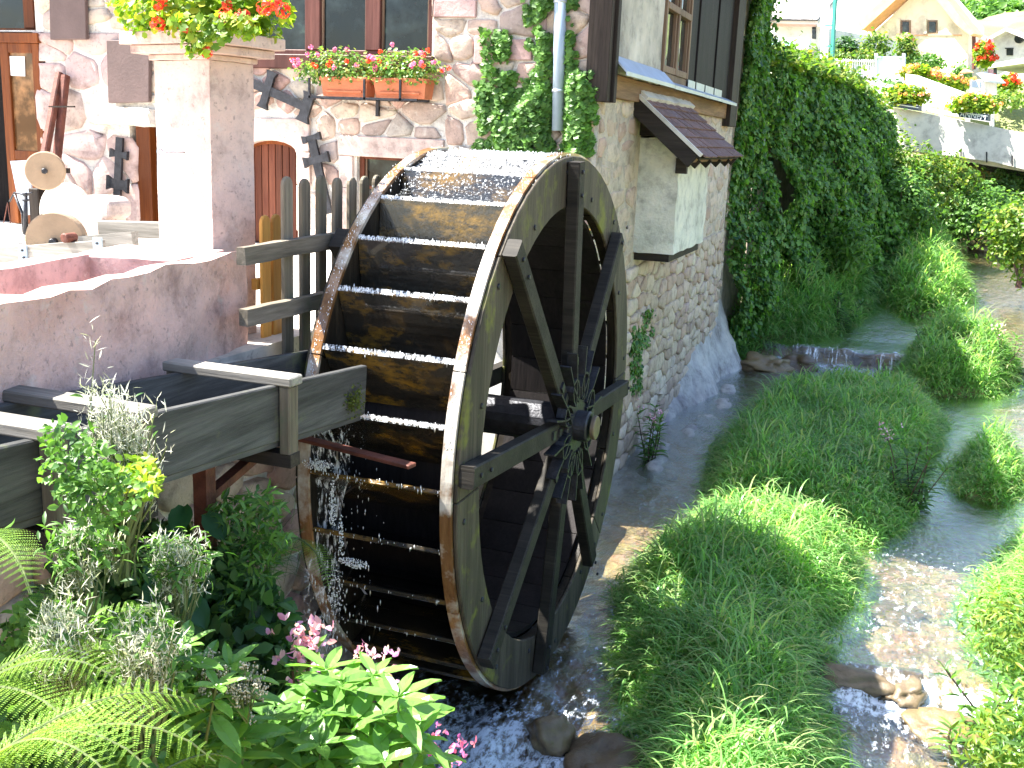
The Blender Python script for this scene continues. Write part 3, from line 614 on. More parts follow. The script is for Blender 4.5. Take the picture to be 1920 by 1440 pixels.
def stone_geo(poly, mp, gap, depth):
    p = np.array(poly); c = p.mean(0)
    q = []; m = len(p)
    for i in range(m):   # cut the corners
        a, b = p[i], p[(i+1) % m]
        if np.linalg.norm(b-a) < .012: q.append((a+b)/2); continue
        ct = random.uniform(.12, .24); q.append(a*(1-ct)+b*ct); q.append(a*ct+b*(1-ct))
    q = np.array(q); dl = np.linalg.norm(q-c, axis=1, keepdims=True); q = c+(q-c)*np.clip(1-gap/dl, .3, 1); q += RNG.normal(size=q.shape)*min(.008, .03*math.sqrt(np.ptp(q[:, 0])*np.ptp(q[:, 1]))); m = len(q)
    dz = depth*random.uniform(.6, 1.25); tl = RNG.normal(size=2)*.05
    vs = [mp(*x, -.01) for x in q]+[mp(*x, dz*.72+float(RNG.normal()*.002)) for x in c+(q-c)*.965]+[mp(*x, dz*1.0+float((x-c)@tl)+float(RNG.normal()*.003)) for x in c+(q-c)*.78]+[mp(*c, dz*1.12)]
    fs = [(i, (i+1) % m, m+(i+1) % m, m+i) for i in range(m)]+[(m+i, m+(i+1) % m, 2*m+(i+1) % m, 2*m+i) for i in range(m)]+[(2*m+i, 2*m+(i+1) % m, 3*m) for i in range(m)]
    return vs, fs
def rubble(box, spacing, mp, parent, name, mat, gap=.012, depth=.035, asp=1.35, holes=(), limit=290, stuffmat=None, seed=3, keep=None, flip=False):
    r = random.Random(seed); u0, u1, v0, v1 = box; seeds = []; row = 0; v = v0+spacing*.4
    while v < v1:
        u = u0+r.uniform(0, spacing*asp)
        while u < u1:
            seeds.append((u+r.gauss(0, spacing*.22), v+r.gauss(0, spacing*.2))); u += spacing*asp*r.choice((.6, .8, 1, 1.15, 1.5))
        v += spacing*r.uniform(.75, 1.2)
    cl = cells(seeds, box, asp, holes)
    if keep: cl = [c for c in cl if keep(*np.mean(c[0], axis=0))]
    cl.sort(key=lambda c: -c[1]); rest = MB()
    for k, (poly, ar) in enumerate(cl):
        vs, fs = stone_geo(poly, mp, gap, depth)
        if flip: fs = [f[::-1] for f in fs]
        if k < limit: o = MB().add(vs, fs).build(name, mat, parent, True)
        else: rest.add(vs, fs)
    if rest.v: tag(rest.build('small_'+name+'s', stuffmat or mat, parent, True), kind='stuff')
    print(name, len(cl))
rw = thing('retaining_wall', 'dark rubble retaining wall under the trough behind the bank plants', 'wall', (-3.2, 4, 0))
mb = MB(); mb.box((-3.5, -1, -.4), (-3.17, 7.29, 2.32)); mb.build('wall_core', M['mortar'], rw)
rubble((2.2, 7.2, 0, 2.25), .24, lambda u, v, h: (-3.17+h, u, v), rw, 'stone', M['rubble'], depth=.07, seed=5)
# a broken ledge of mortar under the trough end
tb(-.62, -.02, -.34, .07, ZT-.60, ZT-.53, 'bedding_mortar', M['concrete'], tr, amp=.02, seed=12)
# fence
fe = thing('picket_fence', 'grey weathered fence with round topped pickets and two rails behind the wheel', 'fence', (-3.1, 5.6, 2.35))
XFZ = -3.05
for z_px0, z_px1 in (((463,478),(640,448)), ((467,594),(600,563))):
    p0 = PX(*z_px0, XFZ+.035); p1 = PX(*z_px1, XFZ+.035); s_ = (p1-p0)/(p1[1]-p0[1]); mb = MB(); mb.beam(p0-s_*.05, p0+s_*2.6, .05, .085); rough_box(mb.build('rail', M['railwood'], fe), .006, seed=31)
def picket(mb, x, y, z0, z1, wd, th):
    m = 7; pr = [(y-wd/2, z0), (y+wd/2, z0)]+[(y+wd/2*math.cos(t_), z1-wd/2+wd/2*math.sin(t_)) for t_ in np.linspace(0, math.pi, m)]
    mb.prism([(x, a, b) for a, b in pr], (th, 0, 0))
ys = [PX(x, 400, XFZ)[1] for x in (540, 573, 604, 634, 661)]; yy = list(ys)
while yy[-1] < 7.2: yy.append(yy[-1]+.158)
for y in yy:
    mb = MB(); picket(mb, XFZ-.02, y, 2.28+.01*random.random(), 3.245+random.uniform(-.012, .012), .088, .026); bevel(mb.build('picket', M['picket'], fe), .005)
og = thing('orange_gate', 'two narrow honey coloured round topped boards standing behind the grey fence', 'gate', (-3.3, 5.4, 2.35))
p500 = PX(499, 655, -3.3); p520 = PX(519, 655, -3.3); ht = PX(508, 402, -3.3)[2]
for p in (p500, p520):
    mb = MB(); picket(mb, -3.31, p[1], 2.3, ht, .085, .022); bevel(mb.build('slat', M['orangewood'], og), .004)
mb = MB(); mb.box((-3.35, p500[1]-.06, 2.62), (-3.315, p520[1]+.06, 2.68)); mb.build('batten', M['orangewood'], og)
# ================================================================== mill building
YF, XAW = 9.15, -2.6
mill = thing('mill_building', 'old stone mill with dark timber upper storey, brown windows and arched red door', 'building', (-5, 11, 0))
def FP(x, y): p = PY(x, y, YF); return p[0], p[2]
def AP(x, y, v=XAW): p = PX(x, y, v); return p[1], p[2]
def slab_cells(us, vs, holes, mk):
    for i in range(len(us)-1):
        for j in range(len(vs)-1):
            cu, cv = (us[i]+us[i+1])/2, (vs[j]+vs[j+1])/2
            if any(h[0] < cu < h[1] and h[2] < cv < h[3] for h in holes): continue
            mk(us[i], us[i+1], vs[j], vs[j+1])
def rect(x0, y0, x1, y1): a = FP(x0, y1); b_ = FP(x1, y0); return [a[0], b_[0], a[1], b_[1]]
W1 = rect(425, 0, 812, 104); W1[3] = 5.5
DR = rect(452, 262, 558, 430); DR[2] = 2.3
W2 = rect(668, 292, 762, 420)
OD = rect(252, 214, 300, 470); OD[2] = 2.3; OD[1] += .25
SC = rect(-60, 60, 82, 470); SC[2] = 2.3
TW = rect(-60, 0, 64, 56); TW[3] = 5.5
HOLES = [W1, DR, W2, OD, SC, TW]
us = sorted(set([-16, XAW-.004]+[h[k] for h in HOLES for k in (0, 1)])); vs_ = sorted(set([-.4, 6.2]+[h[k] for h in HOLES for k in (2, 3)]))
mb = MB(); slab_cells(us, vs_, HOLES, lambda a, b_, c, d_: mb.box((a, YF, c), (b_, YF+.34, d_)))
fwall = mb.build('front_wall', M['mortar'], mill)
mb = MB(); mb.box((-16, YF+.36, -.3), (XAW-.05, YF+.4, 6.1)); mb.build('room_back', M['boards'], mill)
# dressed blocks (lintels, jambs) take the place of rubble
def fblock(x0, y0, x1, y1, name='dressed_block', pr=.035, mat='pinkpale', poly=None, y_off=0):
    if poly is None: a = FP(x0, y1); b_ = FP(x1, y0); pts = [(a[0], a[1]), (b_[0], a[1]), (b_[0], b_[1]), (a[0], b_[1])]
    else: pts = [FP(*p) for p in poly]
    mb = MB(); mb.prism([(p[0], YF-pr, p[1]) for p in pts], (0, pr+.2, 0)); o = mb.build(name, M[mat], mill)
    bm = bmesh.new(); bm.from_mesh(o.data); bmesh.ops.recalc_face_normals(bm, faces=bm.faces); bm.to_mesh(o.data); bm.free(); return bevel(o, .01, 2)
arch = [(452+10*0, 283)]
archpts = [(505+53*math.cos(t_), 287-24*math.sin(t_)) for t_ in np.linspace(math.pi, 0, 11)]
fblock(0,0,0,0, 'arch_lintel', poly=[(430, 222), (583, 222), (583, 284)]+archpts[::-1]+[(430, 284)])
fblock(559, 286, 584, 346); fblock(559, 348, 580, 432)
fblock(636, 262, 834, 291, 'window_lintel'); fblock(638, 293, 664, 350); fblock(638, 352, 664, 440)
fblock(1005, 2, 1028, 58, 'quoin', mat='pink'); fblock(890, 68, 950, 120, 'quoin', mat='pink'); fblock(815, 0, 895, 33, 'quoin', mat='pink'); fblock(890, 74, 1000, 112, 'quoin', .03, mat='pink')
a_ = FP(84, 470); b_ = FP(252, 62); rubble((a_[0], b_[0], a_[1], b_[1]), .36, lambda u, v, h: (u, YF-h, v), fwall, 'sandstone_block', M['pinkblock'], holes=[rect(176,190,292,226)], depth=.025, gap=.008, asp=1.25, seed=14)
# rough bulging lintel over the orange door
lp = FP(232, 212); mb = MB(); mb.box((FP(176,0)[0], YF-.16, FP(0,224)[1]), (FP(292,0)[0], YF+.1, FP(0,194)[1])); rough_box(mb.build('bulging_lintel', M['mortar'], mill), .03, seed=44)
BH = [rect(430,222,584,432), rect(636,262,834,440), rect(815,0,895,33), rect(890,74,1000,112), rect(84,60,252,470), rect(176,194,292,224)]
rubble((-9.6, XAW-.02, 2.36, 5.1), .205, lambda u, v, h: (u, YF-h, v), fwall, 'stone', M['rubble'], holes=HOLES+BH, depth=.028, gap=.011, asp=1.45, seed=8, flip=False)
# windows of the front
def window(par, x0, x1, z0, z1, y, mull, fr=.07, mat='frame', depth=.09, name='window', bars=()):
    f = MB(); d0, d1 = y-depth/2, y+depth/2
    f.box((x0, d0, z0), (x0+fr, d1, z1)); f.box((x1-fr, d0, z0), (x1, d1, z1)); f.box((x0+fr, d0, z0), (x1-fr, d1, z0+fr)); f.box((x0+fr, d0, z1-fr), (x1-fr, d1, z1))
    for a, b_ in mull: f.box((a, d0-.012, z0+fr), (b_, d1, z1-fr))
    for c in bars: f.box((x0+fr, d0+.008, c-.014), (x1-fr, d1-.01, c+.014))
    w_ = bevel(f.build(name, M[mat], par), .006)
    edges = [x0+fr]+[v for ab in mull for v in ab]+[x1-fr]
    for a, b_ in zip(edges[::2], edges[1::2]):
        g = MB(); g.box((a, y+.005, z0+fr), (b_, y+.015, z1-fr)); g.build('pane', M['glass'], w_)
        s_ = .018; q = MB(); q.box((a+.002, y-.02, z0+fr), (a+s_, y+.004, z1-fr)); q.box((b_-s_, y-.02, z0+fr), (b_-.002, y+.004, z1-fr)); q.build('glazing_bead', M['framelt'], w_)
    return w_
fxx = lambda x: FP(x, 60)[0]
wn = window(mill, W1[0], W1[1], W1[2]+.012, W1[3]-.01, YF+.07, [(fxx(570), fxx(598)), (fxx(683), fxx(711))], fr=.055)
mb = MB(); a = FP(425, 127); b_ = FP(815, 127); mb.box((a[0], YF-.06, a[1]), (b_[0], YF+.1, FP(600,103)[1])); bevel(mb.build('window_sill', M['frame'], mill), .008)
w2 = window(mill, W2[0], W2[1], W2[2], W2[3], YF+.10, [], fr=.05, mat='door', bars=[FP(700, 352)[1]])
# arched door of vertical planks
n_ = 8; dx0, dx1 = DR[0]+.01, DR[1]-.01; cz0 = FP(505, 287)[1]; hw = (dx1-dx0)/2; cx_ = (dx0+dx1)/2; rise = FP(505, 263)[1]-cz0
dr_ = MB(); dr_.box((dx0, YF+.16, 2.3), (dx1, YF+.19, cz0+rise)); door = dr_.build('arched_door', M['door'], mill)
for k in range(n_):
    a = dx0+(dx1-dx0)*k/n_+.004; b_ = dx0+(dx1-dx0)*(k+1)/n_-.004; zt = cz0+rise*math.sqrt(max(0, 1-(((a+b_)/2-cx_)/hw)**2))-.01
    mb = MB(); mb.box((a, YF+.12, 2.36), (b_, YF+.158, zt)); bevel(mb.build('plank', M['door'], door), .004)
mb = MB(); pts = [(cx_+hw*math.cos(t_), YF+.105, cz0-.01+rise*math.sin(t_)) for t_ in np.linspace(0, math.pi, 13)]
for p, q in zip(pts, pts[1:]): mb.beam(p, q, .05, .05)
mb.build('arch_rim', M['varnish'], door)
# orange door frame under the bulging lintel
mb = MB(); a = FP(256, 300)[0]; b_ = FP(282, 300)[0]; mb.box((a, YF+.0, 2.3), (b_, YF+.1, FP(270, 216)[1])); o_ = bevel(mb.build('orange_door_jamb', M['varnish'], mill), .006)
mb = MB(); mb.box((b_+.003, YF+.1, 2.3), (b_+.7, YF+.13, FP(270, 216)[1])); mb.build('orange_door_leaf', M['varnish'], mill)
# transom window over the show case
window(mill, TW[0], TW[1], TW[2], TW[3], YF+.14, [(FP(32,30)[0], FP(52,30)[0])], fr=.03, mat='varnish', name='transom_window')
# glazed varnished door
sc = thing('glazed_cabinet_door', 'varnished orange brown glazed door with a white paper sheet on its pane', 'door', (SC[0], YF-.05, 2.35))
x0, x1 = SC[0], FP(80, 200)[0]; zt, zb, zm = FP(40, 62)[1], 2.36, FP(40, 282)[1]
f = MB(); f.box((x0, YF-.05, zt-.10), (x1+.03, YF+.06, zt)); f.box((x1-.09, YF-.02, zb), (x1, YF+.05, zt-.1)); f.box((FP(-5,0)[0], YF-.02, zb), (FP(11,0)[0], YF+.05, zt-.1)); f.box((FP(11,0)[0], YF-.02, zm-.1), (x1-.09, YF+.05, zm)); f.box((FP(11,0)[0], YF-.02, zt-.2), (x1-.09, YF+.05, zt-.1)); f.box((FP(11,0)[0], YF+.0, zb), (x1-.09, YF+.04, zm-.1))
bevel(f.build('frame', M['varnish'], sc), .006)
mb = MB(); mb.box((FP(11,0)[0], YF+.01, zm), (x1-.09, YF+.02, zt-.2)); mb.build('pane', M_glass('brown_glass', (.09,.045,.02)), sc)
p = [FP(5,105), FP(46,106), FP(47,143), FP(8,141)]; mb = MB(); mb.prism([(a_[0], YF-.0, a_[1]) for a_ in p], (0, .004, 0)); tag(mb.build('paper_sheet', M['paper']), 'blank white paper sheet taped to the pane of the varnished door', 'paper')
# plaques on the wall
for (q, lab) in (([(103,-20),(170,-20),(172,75),(105,76)], 'dark brown rectangular stone slab hanging at the top left of the wall, beside the door'), ([(210,77),(290,76),(289,192),(213,194)], 'dark brown rectangular stone slab fixed to the wall directly left of the pillar')):
    p = [FP(*v) for v in q]; mb = MB(); mb.prism([(a_[0], YF-.085, a_[1]) for a_ in p], (0, .05, 0)); bevel(tag(mb.build('wall_slab', M_simple('brown_slab_'+str(len(MATS)), (.115,.075,.068), .7, .15, 5, .4, 40)), lab, 'slab'), .006)
# iron crosses
def cross(pxs, name_lab, y0, arms):
    t_ = thing('iron_cross', name_lab, 'cross', (0, 0, 0)); P = [np.array([FP(*q)[0], 0, FP(*q)[1]]) for q in pxs]; a, b_ = P
    t_.location = (float(a[0]), y0, float(a[2])); t_.matrix_world = Matrix.Translation(t_.location)
    u = (b_-a)/np.linalg.norm(b_-a); v = np.cross(u, (0,1,0)); off = np.array([0, y0, 0]); L = np.linalg.norm(b_-a)
    mb = MB(); mb.beam(a+off, b_+off, .032, .085, up=v); mb.build('stem', M['iron'], t_)
    for f_, hl, wd in arms:
        c = a+u*L*f_+off-(0, .0025, 0); mb = MB(); mb.beam(c-v*hl, c+v*hl, .035, wd, up=u)
        for e in (-1, 1):   # flared end with knobs
            mb.prism([c+v*e*hl+u*s_*wd+np.array([0,-.02,0])*1 for s_ in (-.5,)]+[c+v*e*(hl+.05)+u*s_*wd+np.array([0,-.02,0]) for s_ in (-.75, -.25, .25, .75)]+[c+v*e*hl+u*.5*wd+np.array([0,-.02,0])], (0, .04, 0))
        o = mb.build('arm', M['iron'], t_); bm = bmesh.new(); bm.from_mesh(o.data); bmesh.ops.recalc_face_normals(bm, faces=bm.faces); bm.to_mesh(o.data); bm.free()
    return t_
cross([(455,145),(586,204)], 'black iron cross lying tilted on the wall under the window, right of the pillar', YF-.07, [(.42, .13, .08), (.97, .09, .10)])
cross([(592,256),(624,400)], 'black iron cross leaning on the wall between the arched door and small window', YF-.08, [(.02, .05, .05), (.30, .09, .07)])
cross([(235,258),(228,412)], 'black iron cross standing against the wall left of the pillar', YF-.08, [(.20, .06, .06), (.56, .085, .10), (.97, .05, .05)])
# window boxes on an iron bracket
br = MB(); z0 = FP(600,182)[1]; xa, xb = FP(604,180)[0], FP(808,181)[0]; br.box((xa, YF-.30, z0-.02), (xb, YF-.28, z0)); br.box((xa, YF-.05, z0-.02), (xb, YF-.03, z0))
for px_ in (609, 710, 776): x = FP(px_,150)[0]; br.box((x, YF-.30, z0-.02), (x+.02, YF-.03, z0)); br.box((x, YF-.305, z0), (x+.018, YF-.287, z0+.16))
x = FP(710,180)[0]; br.box((x, YF-.06, z0-.16), (x+.03, YF-.03, z0)); tag(br.build('box_bracket', M['iron']), 'black iron rack holding the two terracotta window boxes', 'bracket')
def trough_box(x0, x1, z0, h, y, lab):
    t_ = thing('window_box', lab, 'flower box', ((x0+x1)/2, y, z0), 'terracotta boxes under the window')
    d_ = .20; i_ = .02; mb = MB(); a = [(x0+i_, y-d_/2+i_, z0), (x1-i_, y-d_/2+i_, z0), (x1-i_, y+d_/2-i_, z0), (x0+i_, y+d_/2-i_, z0)]; b_ = [(x0, y-d_/2, z0+h), (x1, y-d_/2, z0+h), (x1, y+d_/2, z0+h), (x0, y+d_/2, z0+h)]
    mb.add(a+b_, [(3,2,1,0),(4,5,6,7),(0,1,5,4),(1,2,6,5),(2,3,7,6),(3,0,4,7)]); mb.build('body', M['terracotta'], t_)
    mb = MB(); mb.box((x0-.012, y-d_/2-.012, z0+h-.03), (x1+.012, y+d_/2+.012, z0+h+.003)); bevel(mb.build('rim', M['terracotta'], t_), .006)
    mb = MB(); mb.box((x0+.06, y-d_/2-.003, z0+.035), (x1-.06, y-d_/2+.02, z0+.05)); mb.build('moulding', M['terracotta'], t_); return t_
FPb = lambda x, y: PY(x, y, YF-.17)
wb1 = (FPb(611,165)[0], FPb(698,165)[0]); wb2 = (FPb(709,165)[0], FPb(807,165)[0]); zb = z0+.004
trough_box(*wb1, zb, .17, YF-.17, 'left terracotta window box with red and lilac flowers'); trough_box(*wb2, zb, .17, YF-.17, 'right terracotta window box, nearer the downpipe')
# downpipe on the front wall
dp = thing('downpipe', 'blue grey downpipe on the stone front wall with ivy at its foot', 'downpipe', (0,0,0))
p0 = PY(1052, -60, YF-.09); p1 = PY(1046, 245, YF-.09); dp.location = tuple(p1); dp.matrix_world = Matrix.Translation(dp.location)
mb = MB(); mb.tube([p1, p0], .052, 20); mb.build('pipe', M['pipe'], dp, True)
for f_ in (.25, .8): c = p1+(p0-p1)*f_; mb = MB(); mb.tube([c-(0,0,.012), c+(0,0,.012)], .058, 20); mb.build('clamp', M['zinc'], dp, True)
# ------------------------------------------------------------------ side wall over the stream
zB = AP(1142,183)[1]; YE = AP(1360, 400)[0]; YS = YF
print('side wall', YS, YE, zB)
mb = MB(); mb.box((XAW-.34, YS+.002, -.4), (XAW, YE, zB+.2)); mb.box((XAW-.34, YS+.002, zB+.2), (XAW-.06, YE, 6.0))
swall = mb.build('side_wall', M['render'], mill)
Yl = AP(1187, 467)[0]; zbt = AP(1187, 472)[1]; pc = PY(1262, 470, Yl); XC = pc[0]; Yr = PX(1318, 455, XC)[1]; print('bay', Yl, XC, Yr, zbt, pc[2])
rubble((YS, YE, -.1, 2.25), .165, lambda u, v, h: (XAW+h, u, v), swall, 'field_stone', M['buff'], depth=.035, gap=.008, asp=2.1, limit=295, stuffmat=M['rubble_i'], seed=21)
rubble((YS, YE, 2.25, zB), .21, lambda u, v, h: (XAW+h-.016, u, v), swall, 'half_buried_stone', M['buff'], depth=.022, gap=.026, asp=2.2, limit=150, stuffmat=M['rubble_i'], seed=22, holes=[(Yl-.02, Yr+.02, zbt-.1, zB)])
# far end strip beside the ivy is coarse render
bay = MB(); zt0 = 3.55
bay.box((XAW-.02, Yl, zbt), (XC, Yr, zt0)); bay = rough_box(bay.build('plaster_bay', M['plaster'], mill), .014, seed=51)
mb = MB(); mb.box((XAW, Yl+.05, zbt-.085), (XC-.05, Yr-.02, zbt-.012)); mb.build('bay_bearer', M['darkwoodx'], bay)
# lean-to roof of the bay
ra = PX(1192, 182, XAW); rb = PX(1275, 184, XAW); ea = PY(1312, 297, ra[1]); eb = PX(1388, 288, ea[0]); print('roof', ra, rb, ea, eb)
ra = np.array([XAW+.0, ra[1], ra[2]]); rb = np.array([XAW, max(rb[1], eb[1]-.15), ra[2]]); ea = np.array([ea[0], ra[1], ea[2]]); eb = np.array([ea[0], rb[1], ea[2]])
def rp(f_, g): return (ra*(1-g)+rb*g)*(1-f_)+(ea*(1-g)+eb*g)*f_
nrm = np.cross(eb-ea, ra-ea); nrm /= np.linalg.norm(nrm); nrm = nrm if nrm[2] > 0 else -nrm; dn = (ea-ra)/np.linalg.norm(ea-ra); sd = (rb-ra)/np.linalg.norm(rb-ra)
rf = MB(); rf.prism([rp(0,0)-nrm*.02, rp(0,1)-nrm*.02, rp(1,1)-nrm*.02, rp(1,0)-nrm*.02], nrm*.02); rf = rf.build('bay_roof', M['darkwoodx'], bay)
LT = np.linalg.norm(ea-ra); WT = np.linalg.norm(rb-ra); nr, nc = 6, 7
for i in range(nr):
    for j in range(nc):
        g0 = j/nc; c0 = ra+dn*(LT*i/nr-.03)+sd*(WT*g0+.004)+nrm*(.012+.001*j); L2 = LT/nr+.06; w_ = WT/nc-.008; j1 = random.uniform(-.004, .006)
        a_, b2, c_, d2 = c0+nrm*.0, c0+sd*w_, c0+sd*w_+dn*L2+nrm*.024, c0+dn*L2+nrm*.024
        mb = MB(); mid = (a_+b2)/2+nrm*.012; mid2 = (c_+d2)/2+nrm*.012+dn*.02
        top = [a_+nrm*j1, mid, b2, c_, mid2, d2+nrm*j1]; mb.prism(top[::-1], nrm*.016); o = mb.build('roof_tile', M['rooftile'], bay)
        bm = bmesh.new(); bm.from_mesh(o.data); bmesh.ops.recalc_face_normals(bm, faces=bm.faces); bm.to_mesh(o.data); bm.free()
mb = MB(); mb.beam(ra-sd*.03-nrm*.06+dn*0, ea-sd*.03-nrm*.06-dn*.02, .045, .15, up=nrm); bevel(mb.build('barge_board', M['darkwoodx'], bay), .006)
mb = MB(); mb.beam(rb+sd*.01-nrm*.06, eb+sd*.01-nrm*.06, .04, .12, up=nrm); mb.build('barge_board', M['darkwoodx'], bay)
mb = MB(); mb.beam(ra-sd*.04+nrm*.035, ea-sd*.04+nrm*.035-dn*(LT*.0), .05, .035, up=nrm); mb.build('verge_mortar', M['concrete'], bay)
mb = MB(); mb.beam(ra+nrm*.05+dn*.03, rb+nrm*.05+dn*.03, .12, .07, up=nrm); rough_box(mb.build('ridge_mortar', M['concrete'], bay), .01, seed=77)
mb = MB(); mb.beam(ea-nrm*.055-dn*.06, eb-nrm*.055-dn*.06, .06, .05, up=nrm); mb.build('eaves_batten', M['oak'], bay)
for k in range(4):
    c = ea+(eb-ea)*(k+.4)/4-nrm*.07; mb = MB(); mb.beam(c-dn*.45-nrm*.02, c+dn*.0-nrm*.02, .05, .09, up=nrm); mb.build('rafter_end', M['darkwoodx'], bay)
mb = MB(); mb.box((XAW, Yl-.05, ra[2]-.36), (XAW+.16, Yl+.08, ra[2]-.1)); mb.build('purlin_end', M['darkwoodx'], bay)
mb = MB(); mb.box((XC-.03, Yl-.045, AP(1275,310,XC)[1]-.08), (XC+.08, Yl+.03, AP(1275,300,XC)[1]+.02)); mb.build('purlin_end', M['darkwoodx'], bay)
# upper storey
XU = XAW+.02
u = lambda x, y=100: AP(x, y, XU)[0]
zs = zB+.19
mb = MB(); mb.box((XAW-.3, YS-.02, zB), (XAW+.05, YE+.02, zB+.20)); bevel(rough_box(mb.build('oak_beam', M['oak'], mill), .006, seed=61), .006)
y_ = [YS-.03, u(1142), u(1236), u(1262), u(1286), u(1302), u(1320), u(1338), u(1354), u(1367), u(1380)]; print(y_)
mb = MB(); mb.box((XAW-.12, YS-.06, zB-.05), (XU+.06, y_[1]-.10, 6)); bevel(mb.build('corner_post', M['darkwood'], mill), .006)
mb = MB(); mb.box((XAW-.12, y_[1]-.095, zB-.05), (XU+.09, y_[1], 6)); bevel(mb.build('corner_board', M['darkwood'], mill), .006)
mb = MB(); mb.box((XAW-.05, y_[1]+.003, zs+.02), (XU+.02, y_[2], 6)); rough_box(mb.build('plaster_panel', M['greyplaster'], mill), .012, seed=62)
wf0, wf1 = y_[2]+.02, y_[4]-.01; zw0 = zs+.16; zw1 = AP(1250, 18, XU)[1]
f = MB(); fr = .06
for a, b_ in ((wf0, wf0+fr), ((wf0+wf1)/2-.04, (wf0+wf1)/2+.04), (wf1-fr, wf1)): f.box((XU-.03, a, zw0), (XU+.05, b_, 6))
f.box((XU-.03, wf0+fr, zw0), (XU+.045, wf1-fr, zw0+.07)); f.box((XU-.03, wf0+fr, zw1), (XU+.055, wf1-fr, zw1+.07)); wi = bevel(f.build('upper_window', M['framelt'], mill), .005)
for a, b_ in ((wf0+fr, (wf0+wf1)/2-.04), ((wf0+wf1)/2+.04, wf1-fr)):
    for c, d2 in ((zw0+.07, zw1), (zw1+.07, 6)):
        mb = MB(); mb.box((XU-.015, a, c), (XU-.005, b_, d2)); mb.build('pane', M['glass'], wi)
        mb = MB(); mb.box((XU-.004, a, c), (XU+.03, a+.03, d2)); mb.box((XU-.004, b_-.05, c), (XU+.03, b_-.02, d2)); mb.build('sash', M['framelt'], wi)
mb = MB(); mb.box((XU-.03, wf0, zs), (XU+.03, wf1, zw0-.004)); mb.build('apron_board', M['framelt'], mill)
for k in range(4, 9):
    mb = MB(); mb.box((XU-.03, y_[k]+.008, zs+.03), (XU+.022+(.02 if k % 2 else 0), y_[k+1]-.008, 6)); bevel(mb.build('cladding_board', M['boards'], mill), .006)
mb = MB(); mb.box((XAW-.1, y_[9], zB-.10), (XU+.09, y_[10], 6)); bevel(mb.build('end_board', M['darkwood'], mill), .006)
# zinc flashing in lapped lengths
ylast = y_[9]; seg = [(y_[1]+.01, y_[2]+.12), (y_[2]+.10, y_[5]), (y_[5]-.02, y_[7]), (y_[7]-.02, ylast)]
for k, (a, b_) in enumerate(seg):
    e = .003*k; hh = .13 if k == 0 else .05
    mb = MB(); mb.prism([(XU+.026, a, zs+hh+.04-e), (XU+.17, a, zs+.03-e), (XU+.17, a, zs-.006-e), (XU+.16, a, zs-.005-e), (XU+.16, a, zs+.02-e), (XU+.022, a, zs+hh+.025-e)], (0, b_-a, 0)); o = mb.build('zinc_flashing', M['zinc'], mill)
    bm = bmesh.new(); bm.from_mesh(o.data); bmesh.ops.recalc_face_normals(bm, faces=bm.faces); bm.to_mesh(o.data); bm.free()
for k in range(4, 8):
    mb = MB(); mb.box((XU+.045, y_[k]+.02, zs+.05), (XU+.050, y_[k+1]-.06, zs+.16)); mb.build('zinc_tab', M['zinc'], mill)
# unseen roof added above the frame, its eaves set for the shadows cast
mb = MB(); mb.prism([(-2.32, YF-.5, 5.85), (-7.5, YF-.5, 9.2), (-12.7, YF-.5, 5.85), (-12.7, YF-.5, 5.7), (-7.5, YF-.5, 9.05), (-2.32, YF-.5, 5.7)], (0, YE-YF+.8, 0)); o = mb.build('roof', M['rooftile'], mill)
bm = bmesh.new(); bm.from_mesh(o.data); bmesh.ops.recalc_face_normals(bm, faces=bm.faces); bm.to_mesh(o.data); bm.free()
mb = MB(); mb.box((-16, YE, -.2), (XAW-.34, YE+.3, 6)); mb.box((-16, YF+.4, -.2), (-15.7, YE, 6)); mb.build('rear_wall', M['render'], mill)
# limewashed rock apron and boulders along the foot of the side wall
def boulder(name, c, r, mat, lab=None, cat='rock', group=None, seed=0, parent=None, sub=3, amp=.22, kind=None):
    bm = bmesh.new(); bmesh.ops.create_icosphere(bm, subdivisions=sub, radius=1)
    rr = np.random.default_rng(seed+100); o1, o2, o3 = rr.uniform(0, 50, 3)
    for v in bm.verts:
        p = v.co.copy(); k = 1+amp*2*float(vnoise(p.x+o1+p.z, p.y+o2-p.z*.7, 1.6))+amp*float(vnoise(p.x+o3, p.z+p.y*.6, 4))
        q = Vector((p.x*r[0], p.y*r[1], p.z*r[2]))*k; v.co = q+Vector([float(a) for a in c])
    me = bpy.data.meshes.new(name); bm.to_mesh(me); bm.free(); me.shade_smooth(); o = link(name, me, mat, parent)
    return tag(o, lab, cat if lab else None, group, kind)
ap = thing('rock_footing', 'whitish lime splashed sloping stone footing along the bottom of the mill wall', 'footing', (-2.4, 13, 0))
yy_ = np.arange(9.9, 17.0, .05); tt_ = np.linspace(0, 1, 15); fv = []
for y in yy_:
    tp_ = .12+.95*float(sstep(11, 16.4, y))**1.5+.10*math.sin(y*2.3); wd = .30+.22*float(sstep(10.5, 15, y))+.10*math.sin(y*3.1)
    for t_ in tt_: z_ = tp_*(1-t_)**1.35+float(.10*vnoise(y, t_*1.2, 2.6, 5)+.09*vnoise(y, t_, 6.5, 6)+.03*vnoise(y, t_, 16, 7))*min(1, t_*4+.1)-.12*t_; fv.append((XAW-.03+wd*t_+.08*float(vnoise(y, z_, 4, 8))*t_, y, z_))
nn_ = len(tt_); ff = [(i*nn_+j, i*nn_+j+1, (i+1)*nn_+j+1, (i+1)*nn_+j) for i in range(len(yy_)-1) for j in range(nn_-1)]
MB().add(fv, ff).build('lime_slope', M['limewash'], ap, True)
k = 0
